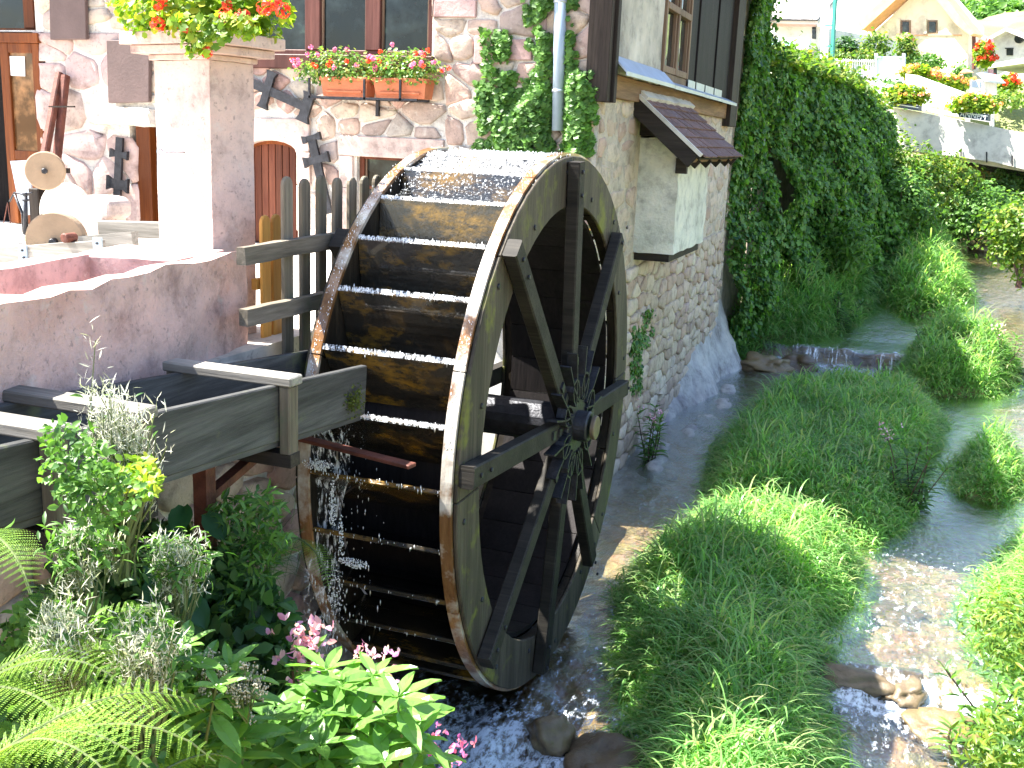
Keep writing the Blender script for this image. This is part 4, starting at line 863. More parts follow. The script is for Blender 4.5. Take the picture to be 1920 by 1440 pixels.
for (x, y, rx, ry, rz) in ((-2.15,11.0,.2,.25,.16),(-2.25,11.7,.16,.2,.13),(-2.12,12.5,.16,.3,.15),(-2.05,13.3,.16,.2,.14),(-2.0,14.1,.17,.3,.15),(-2.02,15.0,.16,.3,.16),(-2.35,10.4,.2,.3,.14)):
    boulder('footing_stone', (x-.06, y, .0), (rx*.9, ry, rz*.8), M['limewash'], seed=k, parent=ap, amp=.42, cat=None); k += 1
def rough_rock(o, seed):
    for v in o.data.vertices:
        x, y, z = v.co; v.co.z += .035*float(vnoise(x, y, 9, seed)); v.co.x += .03*float(vnoise(y, z, 8, seed+1)); v.co.y += .03*float(vnoise(x, z, 8, seed+2))
    return o
RK = [('flat dark boulder at the foot of the wall below the ivy', (-1.85,16.9,.12), (.42,.3,.20)), ('brown boulder beside the weir under the ivy', (-1.35,17.3,.12), (.25,.25,.16)),
      ('broad brown slab at the lip of the small cascade, water spilling over it', (-.02,7.0,.0), (.40,.17,.11)), ('upright ochre rock at the right of the small cascade', (.36,7.02,.0), (.15,.26,.11)),
      ('brown rock in the shallow water right of the lower channel', (.42,5.7,-.02), (.16,.3,.09)), ('long ochre rock by the right bank plants', (.62,6.6,.0), (.22,.2,.09)),
      ('dark wet boulder between the wheel and the grass island', (-1.22,5.35,.0), (.24,.30,.13)), ('round black rock in the white water below the wheel', (-1.62,5.45,.02), (.13,.14,.15)), ('flat wet rock under the spray at the bottom edge', (-1.45,4.75,-.02), (.25,.2,.1)), ('low flat rock just under the channel water beyond the cascade', (.25,8.3,-.06), (.3,.25,.07))]
for i, (l, c, r) in enumerate(RK): rough_rock(boulder('boulder', c, (r[0], r[1], r[2]*.9), M['rock'], l, 'rock', 'rocks in the stream', seed=40+i, amp=.34, sub=4), i)
# weir of stone blocks
wr = thing('stone_weir', 'low stone weir with water falling over it between the ivy bank and grass clump', 'weir', (-.4, 17.9, 0))
k = 0
for x0, x1, y in ((-1.5,-1.02,17.95),(-1.0,-.55,17.98),(-.53,-.2,17.93),(-.18,.1,17.9),(.12,.5,18.0),(2.0,2.6,18.0),(2.62,3.1,17.95)):
    mb = MB(); mb.box((x0, y-.12, -.2), (x1, y+.25, .26)); rough_box(mb.build('weir_block', M['rock'], wr), .03, seed=60+k); k += 1
for x0, x1 in ((-1.5,-.5),(-.12,.42),(2.0,3.0)):
    n = 12; L = [(x0+(x1-x0)*i/n, 0, 0) for i in range(n+1)]; vs = []; fs = []
    prof = [(18.05,.345),(17.9,.35),(17.82,.33),(17.76,.25),(17.73,.14),(17.70,.04)]
    for i in range(n+1):
        for (y, z) in prof: vs.append((x0+(x1-x0)*i/n, y+random.uniform(-.012,.012), z+random.uniform(-.01,.01)))
    for i in range(n):
        for j in range(len(prof)-1): a = i*len(prof)+j; fs.append((a, a+1, a+1+len(prof), a+len(prof)))
    MB().add(vs, fs).build('spill', M['weirfall'], wr, True)
# ================================================================== garden wall, ivy
gp = [(-2.62, YE+.32, 6.3), (-2.62, 19.3, 6.3)]
pc_ = PX(1440, 112, -2.55); pd_ = PD(1560, 152, 25); pe_ = PD(1662, 205, 29.5)
pf_ = PD(1618, 192, 27.6); pe_ = PD(1660, 285, 29.5)
gpath = [(-2.62, YE+.32, 6.4), (-2.62, pc_[1]-.15, 6.4), (-2.62, pc_[1], pc_[2]), (pd_[0], pd_[1], pd_[2]), (pf_[0], pf_[1], pf_[2]), (pe_[0], pe_[1], pe_[2])]
print('ivy path', [np.round(p, 2) for p in gpath])
gw = thing('garden_wall', 'tall garden wall fully hidden under dark green ivy, right of the mill', 'wall', (-2.6, 22, 0))
for (a, b_) in zip(gpath, gpath[1:]):
    if abs(a[1]-b_[1]) < .3: continue
    q = np.array([b_[1]-a[1], -(b_[0]-a[0]), 0]); q = q/np.linalg.norm(q)*.35
    zt = lambda p: p[2]-.25
    mb = MB(); mb.add([(a[0],a[1],0),(b_[0],b_[1],0),(b_[0]-q[0],b_[1]-q[1],0),(a[0]-q[0],a[1]-q[1],0),(a[0],a[1],min(zt(a), zt(b_)+ (0 if a[2] < 6 else 1e3*0+ (zt(a)-zt(b_)) if b_[2]>6 else 0)) if a[2]>6 and b_[2]>6 else zt(a)),(b_[0],b_[1],zt(b_)),(b_[0]-q[0],b_[1]-q[1],zt(b_)),(a[0]-q[0],a[1]-q[1],zt(a))], [(3,2,1,0),(4,5,6,7),(0,1,5,4),(1,2,6,5),(2,3,7,6),(3,0,4,7)])
    mb.build('wall_panel', M['render'], gw)
def ivy_sheet(name, path, dens, size, mat, parent=None, bulge=lambda s, f: .1, zlow=lambda x, y: 0, seed=1, topj=.12, tmpl=IVY, jit=.5, hang=None):
    r = np.random.default_rng(seed); P_ = []; Nn = []
    for (a, b_) in zip(path, path[1:]):
        a = np.array(a, float); b_ = np.array(b_, float); L = np.linalg.norm(b_[:2]-a[:2]); n_ = int(dens*L*max(a[2], b_[2])*.95)
        if L < .3: continue
        s_ = r.uniform(0, 1, n_); base = a+(b_-a)*s_[:, None]; q = np.array([b_[1]-a[1], -(b_[0]-a[0]), 0]); q /= np.linalg.norm(q)
        z0 = level(base[:, 1])+zlow(base[:, 0], base[:, 1]); zt = base[:, 2]+topj*vnoise(base[:, 0]*3, base[:, 1]*3, 1, 4)*3; f = r.uniform(0, 1, n_)**.9
        z = z0+(zt-z0)*f; bl = bulge(base, f); lump = .55*vnoise(base[:, 1]*1.1+base[:, 0]*.8, z*1.2, 1, 6)+.26*vnoise(base[:, 1]*2.7+base[:, 0], z*2.2, 1, 7)+.10*vnoise(base[:, 1]*6, z*5, 1, 8)
        o_ = bl+lump*np.minimum(1, bl*3+.2)+r.uniform(-.06, .05, n_)
        p = base.copy(); p[:, 2] = z; p += q[None, :]*o_[:, None]; P_.append(p)
        Nn.append(q[None, :]*1.0+np.array([0, 0, .35])+r.normal(size=(n_, 3))*jit+np.stack([0*f, 0*f, 1.4*(f > .97)], 1))
    P_ = np.concatenate(P_); Nn = np.concatenate(Nn)
    return scatter(name, *tmpl, P_, basis(Nn, r, (0, 0, -1)), mat, parent, scale=r.uniform(.6, 1.25, len(P_))*size)
iv = thing('ivy', 'dense dark green ivy curtain covering the tall garden wall right of the mill', 'ivy', (-2.4, 20, 0))
bg_ = lambda base, f: np.where(base[:, 1] < 19.2, .12+.5*(1-f)**2*sstep(16.5, 18.5, base[:, 1]), .2+(1.0+1.3*sstep(19.5, 26, base[:, 1]))*(1-f))
ivy_sheet('leaves', gpath[:2], 950, .085, M['ivy'], iv, bg_, seed=2, zlow=lambda x, y: .1)
ivy_sheet('leaves', gpath[2:], 850, .10, M['ivy'], iv, bg_, seed=3, zlow=lambda x, y: .15)
ivy_sheet('leaves', gpath[2:], 230, .10, M['ivyfront'], iv, lambda b, f: bg_(b, f)+.08, seed=13, zlow=lambda x, y: .15)
ivy_sheet('leaves', gpath[:2], 160, .085, M['ivyfront'], iv, lambda b, f: bg_(b, f)+.06, seed=14, zlow=lambda x, y: .1)
tl = [(p[0]+.05, p[1], p[2]+.05) for p in gpath[2:]]
# sun-struck young shoots along the crest
r = np.random.default_rng(5); pts = []
for a, b_ in zip(gpath[2:], gpath[3:]):
    a, b_ = np.array(a), np.array(b_); n_ = int(900*np.linalg.norm(b_-a)); s_ = r.uniform(0, 1, n_)[:, None]; p = a+(b_-a)*s_; p[:, 2] += np.abs(r.normal(size=n_))*.16-.05; p[:, :2] += r.normal(size=(n_, 2))*.28; pts.append(p)
pts = np.concatenate(pts); scatter('crest_shoots', *IVY, pts, basis(r.normal(size=(len(pts), 3))*.6+[.1, -.2, 1], r), M['ivysun'], iv, scale=r.uniform(.05, .12, len(pts)))
# ivy on the front wall, sampled over the area it covers
def in_poly(x, y, poly): return pdist(x, y, poly) > 0
def wall_ivy(name, polys, n, size, seed, plane, off=(.01, .12), mat='ivy', lab=None, tmpl=IVY):
    r = np.random.default_rng(seed); out_p, out_n = [], []
    tot = sum(w_ for _, w_ in polys)
    for poly, w_ in polys:
        pa = np.array(poly, float); x0, y0 = pa.min(0); x1, y1 = pa.max(0); k = 0; want = int(n*w_/tot)
        X = r.uniform(x0, x1, want*6); Y_ = r.uniform(y0, y1, want*6); d_ = pdist(X, Y_, poly); ok = (np.minimum(d_, 16)+44*vnoise(X, Y_, .04, seed)+30*vnoise(X, Y_, .11, seed+1)) > 0; X, Y_, d_ = X[ok][:want], Y_[ok][:want], d_[ok][:want]
        for x, y, dd in zip(X, Y_, d_):
            if plane == 'F': p = PY(x, y, YF-.01); nn = np.array([0, -1, 0.])
            else: p = PX(x, y, XAW+.01); nn = np.array([1, 0, 0.])
            p = p+nn*r.uniform(*off)*min(1, .25+max(dd, 0)/30); out_p.append(p); out_n.append(nn+[0, 0, .4]+r.normal(size=3)*.45)
    out_p, out_n = np.array(out_p), np.array(out_n)
    o = scatter(name, *tmpl, out_p, basis(out_n, r, (0, 0, -1)), M[mat], None, scale=r.uniform(.6, 1.25, len(out_p))*size)
    return tag(o, lab, 'ivy')
wall_ivy('climbing_ivy', [([(925,170),(960,200),(1000,150),(1038,140),(1040,300),(930,300),(915,240)], 6), ([(905,60),(925,50),(935,120),(970,170),(950,230),(905,150)], .5), ([(1000,-10),(1036,-10),(1040,150),(1005,150)], 1.8), ([(985,-10),(1000,-10),(1005,90),(990,90)], .2),
                         ([(930,55),(965,55),(970,150),(940,150)], .7), ([(892,150),(925,160),(935,300),(915,300),(900,220)], .8), ([(1060,-10),(1078,-10),(1085,140),(1056,150)], 1), ([(1056,130),(1118,110),(1122,240),(1108,310),(1056,310)], 5)], 9500, .05, 11, 'F', lab='bright and dark green ivy climbing the stone wall around the downpipe', off=(.01, .16), mat='ivyfront')
wall_ivy('creeper', [([(1182,645),(1200,650),(1214,600),(1222,575),(1212,560),(1196,610)], 2), ([(1178,640),(1200,640),(1198,760),(1184,760)], 2)], 900, .045, 12, 'A', lab='narrow strand of green creeper growing up the lower side wall beside the wheel')
# second downpipe, at the end of the tall ivy
p1 = PX(1430, 330, -2.0); p1 = PD(1432, 250, 19.0); p0 = PD(1444, -60, 19.0); mb = MB(); mb.tube([p1+(0,0,-.3), p0], .05, 14)
tag(mb.build('ivy_downpipe', M['pipe'], None, True), 'thin grey blue pipe running down the right edge of the tall ivy', 'downpipe')
# ================================================================== grass and plants
def blade(w_=.011, curl=.9, n=4):
    vs = []; 
    for k in range(n+1):
        f = k/n; a = curl*f*f; x = .55*f*f*curl; z = f*(1-.28*a); ww = w_*(1-f**1.6)*(.7+.6*f) if k < n else 0
        vs += [(x, -ww, z), (x, ww, z)] if k < n else [(x, 0, z)]
    fs = [(2*k, 2*k+1, 2*k+3, 2*k+2) for k in range(n-1)]+[(2*n-2, 2*n-1, 2*n)]
    return vs, fs
def grass(name, poly, dens, hgt, lab, seed, w_=.012, cat='grass', mat='grass', dome=.5, edge=.12, parent=None, sub=4):
    r = np.random.default_rng(seed); pa = np.array(poly); x0, y0 = pa.min(0)-edge; x1, y1 = pa.max(0)+edge; n_ = int(dens*(x1-x0)*(y1-y0))
    X = r.uniform(x0, x1, n_); Y_ = r.uniform(y0, y1, n_); d_ = pdist(X, Y_, poly)+.18*vnoise(X, Y_, 3, seed); ok = d_ > -edge*.6; X, Y_, d_ = X[ok], Y_[ok], d_[ok]; n_ = len(X)
    H = hgt*(dome+(1-dome)*sstep(-edge, .6, d_))*(1+.5*vnoise(X, Y_, 1.6, seed+2)+.45*vnoise(X, Y_, 6, seed+3))*r.uniform(.55, 1.2, n_)
    outx = np.zeros((n_, 2)); e_ = .05
    outx[:, 0] = pdist(X-e_, Y_, poly)-pdist(X+e_, Y_, poly); outx[:, 1] = pdist(X, Y_-e_, poly)-pdist(X, Y_+e_, poly)
    ang = r.uniform(0, 2*math.pi, n_); lean = np.stack([np.cos(ang), np.sin(ang)], 1)+outx*4*np.clip(1-d_/.35, 0, 1)[:, None]; lean[:, 0] += .45*vnoise(X, Y_, 1.1, 9); lean /= np.linalg.norm(lean, axis=1, keepdims=True)+1e-9
    tilt = r.uniform(0, .95, n_)+.3*np.clip(1-d_/.3, 0, 1); lift = H*r.uniform(0, .75, n_)*(r.uniform(0, 1, n_) < .8); H = np.where(lift > 0, H*r.uniform(.32, .6, n_), H)
    x = np.stack([lean[:, 0]*np.cos(tilt), lean[:, 1]*np.cos(tilt), -np.sin(tilt)], 1); z = np.stack([lean[:, 0]*np.sin(tilt), lean[:, 1]*np.sin(tilt), np.cos(tilt)], 1); y = np.cross(z, x)
    B = np.stack([x*H[:, None], y, z*H[:, None]], 2); ww = r.uniform(.6, 1.3, n_); B[:, :, 1] *= ww[:, None]
    Z = ground_h(X, Y_)-.02+lift
    if parent is None:
        return tag(scatter(name, *blade(w_, curl=1.25, n=sub+1), np.stack([X, Y_, Z], 1), B, M[mat]), lab, cat, kind='stuff')
    return scatter(name, *blade(w_, n=sub), np.stack([X, Y_, Z], 1), B, M[mat], parent)
grass('island_grass', ISL['near'], 7500, .46, 'lush sunlit grass island in the stream right of the wheel', 1, w_=.008)
grass('island_grass', ISL['mid'], 4800, .50, 'shaded dark green grass island in the middle of the stream beyond the sunlit one', 2, w_=.009)
grass('clump_grass', ISL['far'], 3600, .75, 'tall dome shaped grass clump beside the weir', 3, w_=.010, dome=.3)
grass('clump_grass', ISL['small'], 4500, .5, 'small grass clump in the right channel', 4, w_=.009)
grass('clump_grass', ISL['upper'], 1900, .75, 'pale sunlit grass mound upstream of the weir', 5, w_=.016, sub=3)
grass('bank_grass', ISL['foot'], 2900, .95, 'deep green tall grass along the foot of the ivy wall', 6, w_=.012, sub=3)
grass('bank_grass', ISL['footfar'], 1500, 1.0, 'tall shaded grass at the far foot of the ivy', 7, w_=.018, sub=3)
rb_poly = [(x, y) for y, x in zip(XR[0], XR[1]) if y <= 11]+[(3.3, 11), (3.3, 2)]
grass('right_bank_grass', rb_poly, 3400, .42, 'sun bleached grass and herbs on the right bank', 8, w_=.010, sub=3)
rf_poly = [(x, y) for y, x in zip(XR[0], XR[1]) if y >= 11 and y < 31]+[(9, 30), (9, 11)]
grass('right_bank_grass', rf_poly, 300, .7, 'bright grass on the right bank further upstream', 9, w_=.02, sub=3)
def bush(name, c, r_, n, size, mat, lab, cat, seed, tmpl=LEAF, parent=None, up=.5, lump=.45, extra=None, shell=.45):
    r = np.random.default_rng(seed); d_ = r.normal(size=(n, 3)); d_ /= np.linalg.norm(d_, axis=1, keepdims=True)
    k = 1+lump*2*vnoise(d_[:, 0]*2+d_[:, 2]*1.3, d_[:, 1]*2-d_[:, 2], 1.5, seed)+lump*vnoise(d_[:, 0]*4+d_[:, 2], d_[:, 1]*4+d_[:, 2]*2, 1.4, seed+1)
    rad = k*(1-(1-shell)*r.uniform(0, 1, n)**1.6); p = np.array(c)+d_*np.array(r_)*rad[:, None]
    nn = d_*.7+[0, -.1, up]+r.normal(size=(n, 3))*.5
    if parent is None: parent = thing(name, lab, cat, (c[0], c[1], c[2]-r_[2]))
    o = scatter('leaves', *tmpl, p, basis(nn, r, None), M[mat], parent, scale=r.uniform(.6, 1.2, n)*size)
    return parent, p
def stems(parent, base, tops, rad=.006, mat='stem', name='stem'):
    mb = MB()
    for t_ in tops: b_ = np.array(base)+RNG.normal(size=3)*[.03, .03, 0]; m_ = (b_+t_)/2+RNG.normal(size=3)*.03; mb.tube([b_, m_, t_], [rad*1.3, rad, rad*.6], 5)
    return mb.build(name, M[mat], parent)
def leafset(P_, B_, tmpl, mat, parent, near):
    if not near: return tag(scatter('leaf_mass', *tmpl, P_, B_, mat, parent), kind='stuff')
    me = bpy.data.meshes.new('leaf'); me.from_pydata(tmpl[0], [], tmpl[1]); me.update(); me.materials.append(mat)
    for p, b_ in zip(P_, B_):
        o = bpy.data.objects.new('leaf', me); COL.objects.link(o); o.parent = parent; o.matrix_parent_inverse = parent.matrix_world.inverted()
        o.matrix_world = Matrix(((b_[0][0], b_[0][1], b_[0][2], p[0]), (b_[1][0], b_[1][1], b_[1][2], p[1]), (b_[2][0], b_[2][1], b_[2][2], p[2]), (0, 0, 0, 1)))
def lance_plant(name, base, hgt, lab, cat='plant', n=5, leaf=.16, mat='shrub', seed=0, flowers=0, spread=.12, fmat='lilac', tmpl=LANCE, gap=.055, near=False):
    r = np.random.default_rng(seed); t_ = thing(name, lab, cat, base); P_, B_, F_ = [], [], []; mb = MB()
    for s_ in range(n):
        b_ = np.array(base)+r.normal(size=3)*[spread*.5, spread*.5, 0]; top = b_+np.array([*(r.normal(size=2)*spread), hgt*r.uniform(.7, 1.05)]); mid = (b_+top)/2+r.normal(size=3)*.02
        mb.tube([b_, mid, top], [.009, .007, .004], 6); k = max(4, int(hgt/gap)); a = r.uniform(0, 6)
        for j in range(k):
            f = .08+.92*(j+.5)/k; c = b_+(top-b_)*f
            for q in range(2 if f < .85 else 4):
                a += 1.9+r.normal()*.3; el = r.uniform(.0, .5) if f < .85 else r.uniform(.4, .9)
                x = np.array([math.cos(a)*math.cos(el), math.sin(a)*math.cos(el), math.sin(el)]); y = np.array([-math.sin(a), math.cos(a), 0])+r.normal(size=3)*.15; y -= (y@x)*x; y /= np.linalg.norm(y); z = np.cross(x, y)
                sc_ = leaf*(1.1-.4*f)*r.uniform(.75, 1.2); P_.append(c); B_.append(np.stack([x, y, z], 1)*sc_)
        if s_ < flowers or flowers > 90:
            for q in range(16): F_.append(top+r.normal(size=3)*[.045, .045, .05]+[0, 0, .04])
    mb.build('stem', M['redstem'], t_); leafset(np.array(P_), np.array(B_), tmpl, M[mat], t_, near)
    if F_: F_ = np.array(F_); scatter('blossom', *LEAF, np.repeat(F_, 3, 0), basis(RNG.normal(size=(len(F_)*3, 3)), RNG), M[fmat], t_, scale=RNG.uniform(.018, .034, len(F_)*3)*(1.35 if near else 1))
    return t_
def G(x, y, z=.15): p = PZ(x, y, z); return (p[0], p[1], float(ground_h(np.array([p[0]]), np.array([p[1]]))[0]))
lance_plant('balsam_plant', G(1210, 850), .75, 'leafy balsam with pink buds at the foot of the mill wall', n=5, leaf=.17, seed=1, flowers=2, spread=.16)
lance_plant('balsam_plant', G(1710, 940), .8, 'broad leaved plant on the right edge of the shaded grass island', n=8, leaf=.19, seed=2, flowers=1, spread=.13)
lance_plant('balsam_plant', G(1545, 1325), .3, 'single bright leaf rosette at the edge of the island beside the lower channel', n=3, leaf=.15, seed=3, spread=.06)
lance_plant('balsam_plant', G(1500, 740), .35, 'small whitish green seedling at the far edge of the shaded island', n=2, leaf=.16, seed=4, spread=.05)
lance_plant('balsam_plant', G(1570, 640), .7, 'dark lance leaved plant in front of the grass by the weir', n=5, leaf=.2, seed=5, spread=.2, mat='dark')
lance_plant('balsam_plant', G(1790, 720), .55, 'broad leaves growing at the front of the domed grass clump', n=9, leaf=.2, seed=6, spread=.42, flowers=1)
lance_plant('balsam_plant', G(1880, 715), .75, 'lilac flowering plant at the right end of the domed grass clump', n=5, leaf=.2, seed=7, spread=.2, flowers=2)
lance_plant('balsam_plant', G(1850, 1340), .55, 'bright leafy plants on the right bank near the picture corner', n=7, leaf=.15, seed=8, spread=.2)
lance_plant('balsam_plant', G(1500, 470, .9), 1.0, 'pink flowering plants against the ivy above the bank grass', n=6, leaf=.2, seed=9, spread=.3, flowers=4)
q = G(1250, 1330, .1); bush('parsley_tuft', (q[0]+.02, q[1], q[2]+.1), (.12, .16, .12), 700, .04, 'shrub', 'curly low green herb at the lower left edge of the grass island', 'plant', 31)
for i_, (x, y, zz, r_) in enumerate(((1870,440,1.2,.9),(1905,470,1.0,.8),(1850,500,.85,.5),(1900,440,1.3,.6))):
    c = PZ(x, y, zz); boulder('boulder', (c[0], c[1], float(level(c[1]))+.02), (r_, r_*.6, .14), M['rock'], ['flat sunlit ledge in the far rapids, upper one','sunlit ledge at the right edge in the far rapids','small flat stone in the far rapids, left of the ledges','ledge furthest upstream near the bridge'][i_], 'rock', 'rocks in the stream', seed=80+i_)
p = PD(1600, 455, 20); bush('dock_plant', p, (.35, .4, .5), 420, .2, 'shrub', 'bluish broad leaved plants behind the bank grass', 'plant', 32, tmpl=LANCE)
bush('right_bank_plants', PZ(1890, 1180, .45), (.22, .5, .22), 900, .075, 'ivysun', 'bright broad leaved herbs on the right bank above the cascade', 'plant', 36, tmpl=LANCE)
bush('right_bank_plants', PZ(1880, 1400, .5), (.2, .35, .25), 700, .075, 'ivysun', 'bright leafy plants in the lower right corner', 'plant', 37, tmpl=LANCE)
# shrubs under and beside the far bridge
for i, (x, y, dep, rx, rz, n, mt, lab) in enumerate((
    (1712, 350, 25, .95, .85, 5200, 'ivysun', 'large bright leaved shrub below the bridge parapet'), (1830, 400, 26.5, 1.0, .7, 4200, 'shrub', 'spreading shrub over the water under the bridge'),
    (1690, 385, 24, .8, .75, 2600, 'shrub', 'low dark shrub at the end of the ivy wall'), (1925, 440, 21, .75, .75, 3000, 'ivysun', 'sunlit leafy shrub at the right edge beside the stream'), (1870, 300, 33, 1.5, .8, 3400, 'ivysun', 'pale shrub seen through the gap below the bridge'),
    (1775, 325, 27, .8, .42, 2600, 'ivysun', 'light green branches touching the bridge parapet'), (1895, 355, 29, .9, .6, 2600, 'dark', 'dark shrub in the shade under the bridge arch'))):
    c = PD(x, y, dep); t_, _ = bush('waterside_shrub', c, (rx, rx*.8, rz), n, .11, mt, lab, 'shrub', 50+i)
    stems(t_, (c[0], c[1], c[2]-rz-.3), [c+RNG.normal(size=3)*[.3, .3, .2] for _ in range(5)], .02, 'redstem', 'branch')
# ------------------------------------------------------------------ bank plants in front of the retaining wall (lower left)
def fern(base, n, L, lab, seed, az=(0, 6.28), el=(.5, 1.0)):
    r = np.random.default_rng(seed); t_ = thing('fern', lab, 'fern', base); 
    for k in range(n):
        a = az[0]+(az[1]-az[0])*(k+.5)/n+r.normal()*.1; e = r.uniform(*el); Lk = L*r.uniform(.8, 1.1); P_, B_ = [], []; pts = []
        for j in range(26):
            f = j/25; ee = e-1.5*f*f; 
            if j == 0: p = np.array(base, float)
            else: p = pts[-1]+Lk/25*np.array([math.cos(a)*math.cos(ee), math.sin(a)*math.cos(ee), math.sin(ee)])
            pts.append(p)
        pts = np.array(pts)
        for j in range(2, 26):
            f = j/25; tg = pts[j]-pts[j-1]; tg /= np.linalg.norm(tg); sd_ = np.cross(tg, (0, 0, 1)); sd_ /= np.linalg.norm(sd_); up_ = np.cross(sd_, tg); ln = Lk*.20*math.sin(math.pi*min(1, (f*.93+.10)))**.8
            for sg in (-1, 1):
                for q in range(14):   # leaflets along each pinna
                    g = (q+.5)/14; c = pts[j]+sd_*sg*ln*g+tg*ln*.25*g-up_*.12*ln*g*g; w2 = Lk*.021*(1-g*.6)*(.35+.65*math.sin(math.pi*min(1,f+.1)))
                    for s2 in (-1, 1):
                        x = tg*s2+sd_*sg*.45; x /= np.linalg.norm(x); z = up_+r.normal(size=3)*.12; y = np.cross(z, x); y /= np.linalg.norm(y); z = np.cross(x, y); P_.append(c); B_.append(np.stack([x*w2, y*w2*1.15, z*w2], 1))
        fr_ = scatter('frond', *SMALL, np.array(P_), np.array(B_), M['fern'], t_); mb = MB(); mb.tube(pts[::3], [.006-.0005*i for i in range(len(pts[::3]))], 5); mb.build('rib', M['stem'], fr_)
    return t_
def BK(x, y, d_): return PD(x, y, d_)
fern(BK(-40, 1440, 2.2), 5, .62, 'large green fern with arching fronds in the bottom left corner', 1, az=(-.3, 1.2), el=(.35, .75))
fern(BK(120, 1560, 2.2), 5, .5, 'low fern fronds along the bottom left edge', 2, az=(-1.0, .9), el=(.2, .5))
fern(BK(-60, 1000, 2.7), 2, .4, 'narrow sunlit fern frond reaching in from the left edge', 3, az=(-.7, -.2), el=(.3, .4))
fern(BK(60, 1240, 2.75), 5, .45, 'shaded fern behind the seed heads at lower left', 4, az=(-.6, 2.4), el=(.3, .8))
fern(BK(560, 1010, 4.6), 3, .35, 'small fern on the wall close to the wheel', 5, az=(-2.6, -.5), el=(0, .3))
fern(BK(-50, 1290, 2.45), 4, .5, 'mid height fern fronds at the left edge above the big fern', 6, az=(-.4, 1.1), el=(.2, .6))
fern(BK(230, 1500, 2.6), 4, .36, 'small fern left of the broad leaved shrub', 7, az=(-.8, 2.2), el=(.4, .9))
def fluff(x, y, dep, rx, rz, n, lab, seed, leafn=500):
    r = np.random.default_rng(seed); c = PD(x, y, dep); t_ = thing('seeding_plant', lab, 'plant', (c[0], c[1], c[2]-rz-.25)); mb = MB(); tips = []
    base = np.array([c[0], c[1], c[2]-rz-.3])
    for k in range(n):
        d_ = r.normal(size=3)*[rx*.45, rx*.45, rz*.5]; tip = c+d_; mid = base*.4+tip*.6+r.normal(size=3)*.03; mb.tube([base+r.normal(size=3)*.02, mid, tip], [.004, .003, .0015], 4, False)
        for q in range(34): tips.append(mid+(tip-mid)*r.uniform(.1, 1.15)+r.normal(size=3)*.012)
    mb.build('stalk', M['stem'], t_); tips = np.array(tips); nn = len(tips)
    # long thin pods and curled hairs
    vs = [(0,0,0),(.3,.05,.05),(.6,.05,.13),(1,0,.28),(.6,-.05,.13),(.3,-.05,.05)]
    scatter('seed_hairs', vs, [(0,1,5),(1,2,4,5),(2,3,4)], tips, basis(r.normal(size=(nn, 3)), r, (0, 0, .5)), M['fluff'], t_, scale=r.uniform(.016, .042, nn))
    lp_ = c+r.normal(size=(leafn, 3))*[rx*.55, rx*.55, rz*.6]+[0, 0, -rz*.3]
    tag(scatter('leaf_mass', *LANCE, lp_, basis(r.normal(size=(leafn, 3))*.6+[0, 0, 1], r), M['shrub'], t_, scale=r.uniform(.03, .06, leafn)), kind='stuff'); return t_
fluff(215, 815, 3.0, .10, .14, 90, 'tall white fluffy seed heads in front of the flume', 1, 60)
fluff(150, 1010, 2.8, .08, .06, 26, 'green and white seeding stems below the flume at left', 6, 300)
fluff(325, 1040, 3.1, .10, .06, 40, 'greyish seed heads on the bank under the steel bracket', 2, 300)
fluff(120, 1170, 2.55, .07, .06, 36, 'white curled seed hairs above the ferns at lower left', 3, 80)
fluff(265, 1215, 2.7, .10, .09, 60, 'silvery seeding willowherb in the middle of the lower left bank', 4, 160)
c = PD(117, 1010, 3.25); r = np.random.default_rng(9); nn = 260
vs, fs = blade(.0025, 1.0); pos = c+r.normal(size=(nn, 3))*[.02, .02, .012]+[0, 0, .07]; B = basis(np.tile([[.2, -.3, -1.]], (nn, 1))+r.normal(size=(nn, 3))*.16, r)
tag(scatter("dry_grass_tuft", vs, fs, pos, B, M["straw"], None, scale=r.uniform(.08, .2, nn)), "tuft of dry pale grass hanging below the left end of the flume", "grass")
# round leaved climber beside the flume
def leafpatch(name, polys, n, size, mat, lab, cat, seed, dep, tmpl=LEAF, depj=.12, upn=.6):
    r = np.random.default_rng(seed); P_ = []
    for poly in polys:
        pa = np.array(poly, float); x0, y0 = pa.min(0); x1, y1 = pa.max(0); X = r.uniform(x0, x1, n*5); Y_ = r.uniform(y0, y1, n*5); d_ = pdist(X, Y_, poly)+36*vnoise(X, Y_, .03, seed); ok = d_ > 0
        X, Y_ = X[ok][:n//len(polys)], Y_[ok][:n//len(polys)]
        dd = dep(X, Y_)+r.normal(size=len(X))*depj
        P_ += [PD(x, y, d2) for x, y, d2 in zip(X, Y_, dd)]
    P_ = np.array(P_); return tag(scatter(name, *tmpl, P_, basis(r.normal(size=(len(P_), 3))*.55+[.15, -.35, upn], r), M[mat], None, scale=r.uniform(.6, 1.25, len(P_))*size), lab, cat)
leafpatch('round_leaf_climber', [[(95,800),(150,790),(200,850),(190,900),(130,960),(75,900)], [(140,880),(240,870),(290,920),(220,1000),(140,1000)]], 800, .026, 'shrub', 'small round leaved climber around the left post of the flume', 'climber', 61, lambda x, y: 2.66+0*x, depj=.05)['kind'] = 'stuff'
leafpatch('climber_flush', [[(215,850),(290,850),(300,905),(230,930)]], 320, .03, 'geranium', 'reddish and yellow leaves under the white seed heads', 'plant', 62, lambda x, y: 2.9+0*x)['kind'] = 'stuff'
leafpatch('bank_undergrowth', [[(0,985),(330,985),(470,1080),(560,1180),(540,1440),(0,1440)]], 9000, .075, 'dark', 'dark shaded undergrowth covering the bank below the flume', 'undergrowth', 63, lambda x, y: 4.45-(y-900)/540*.75, depj=.10)
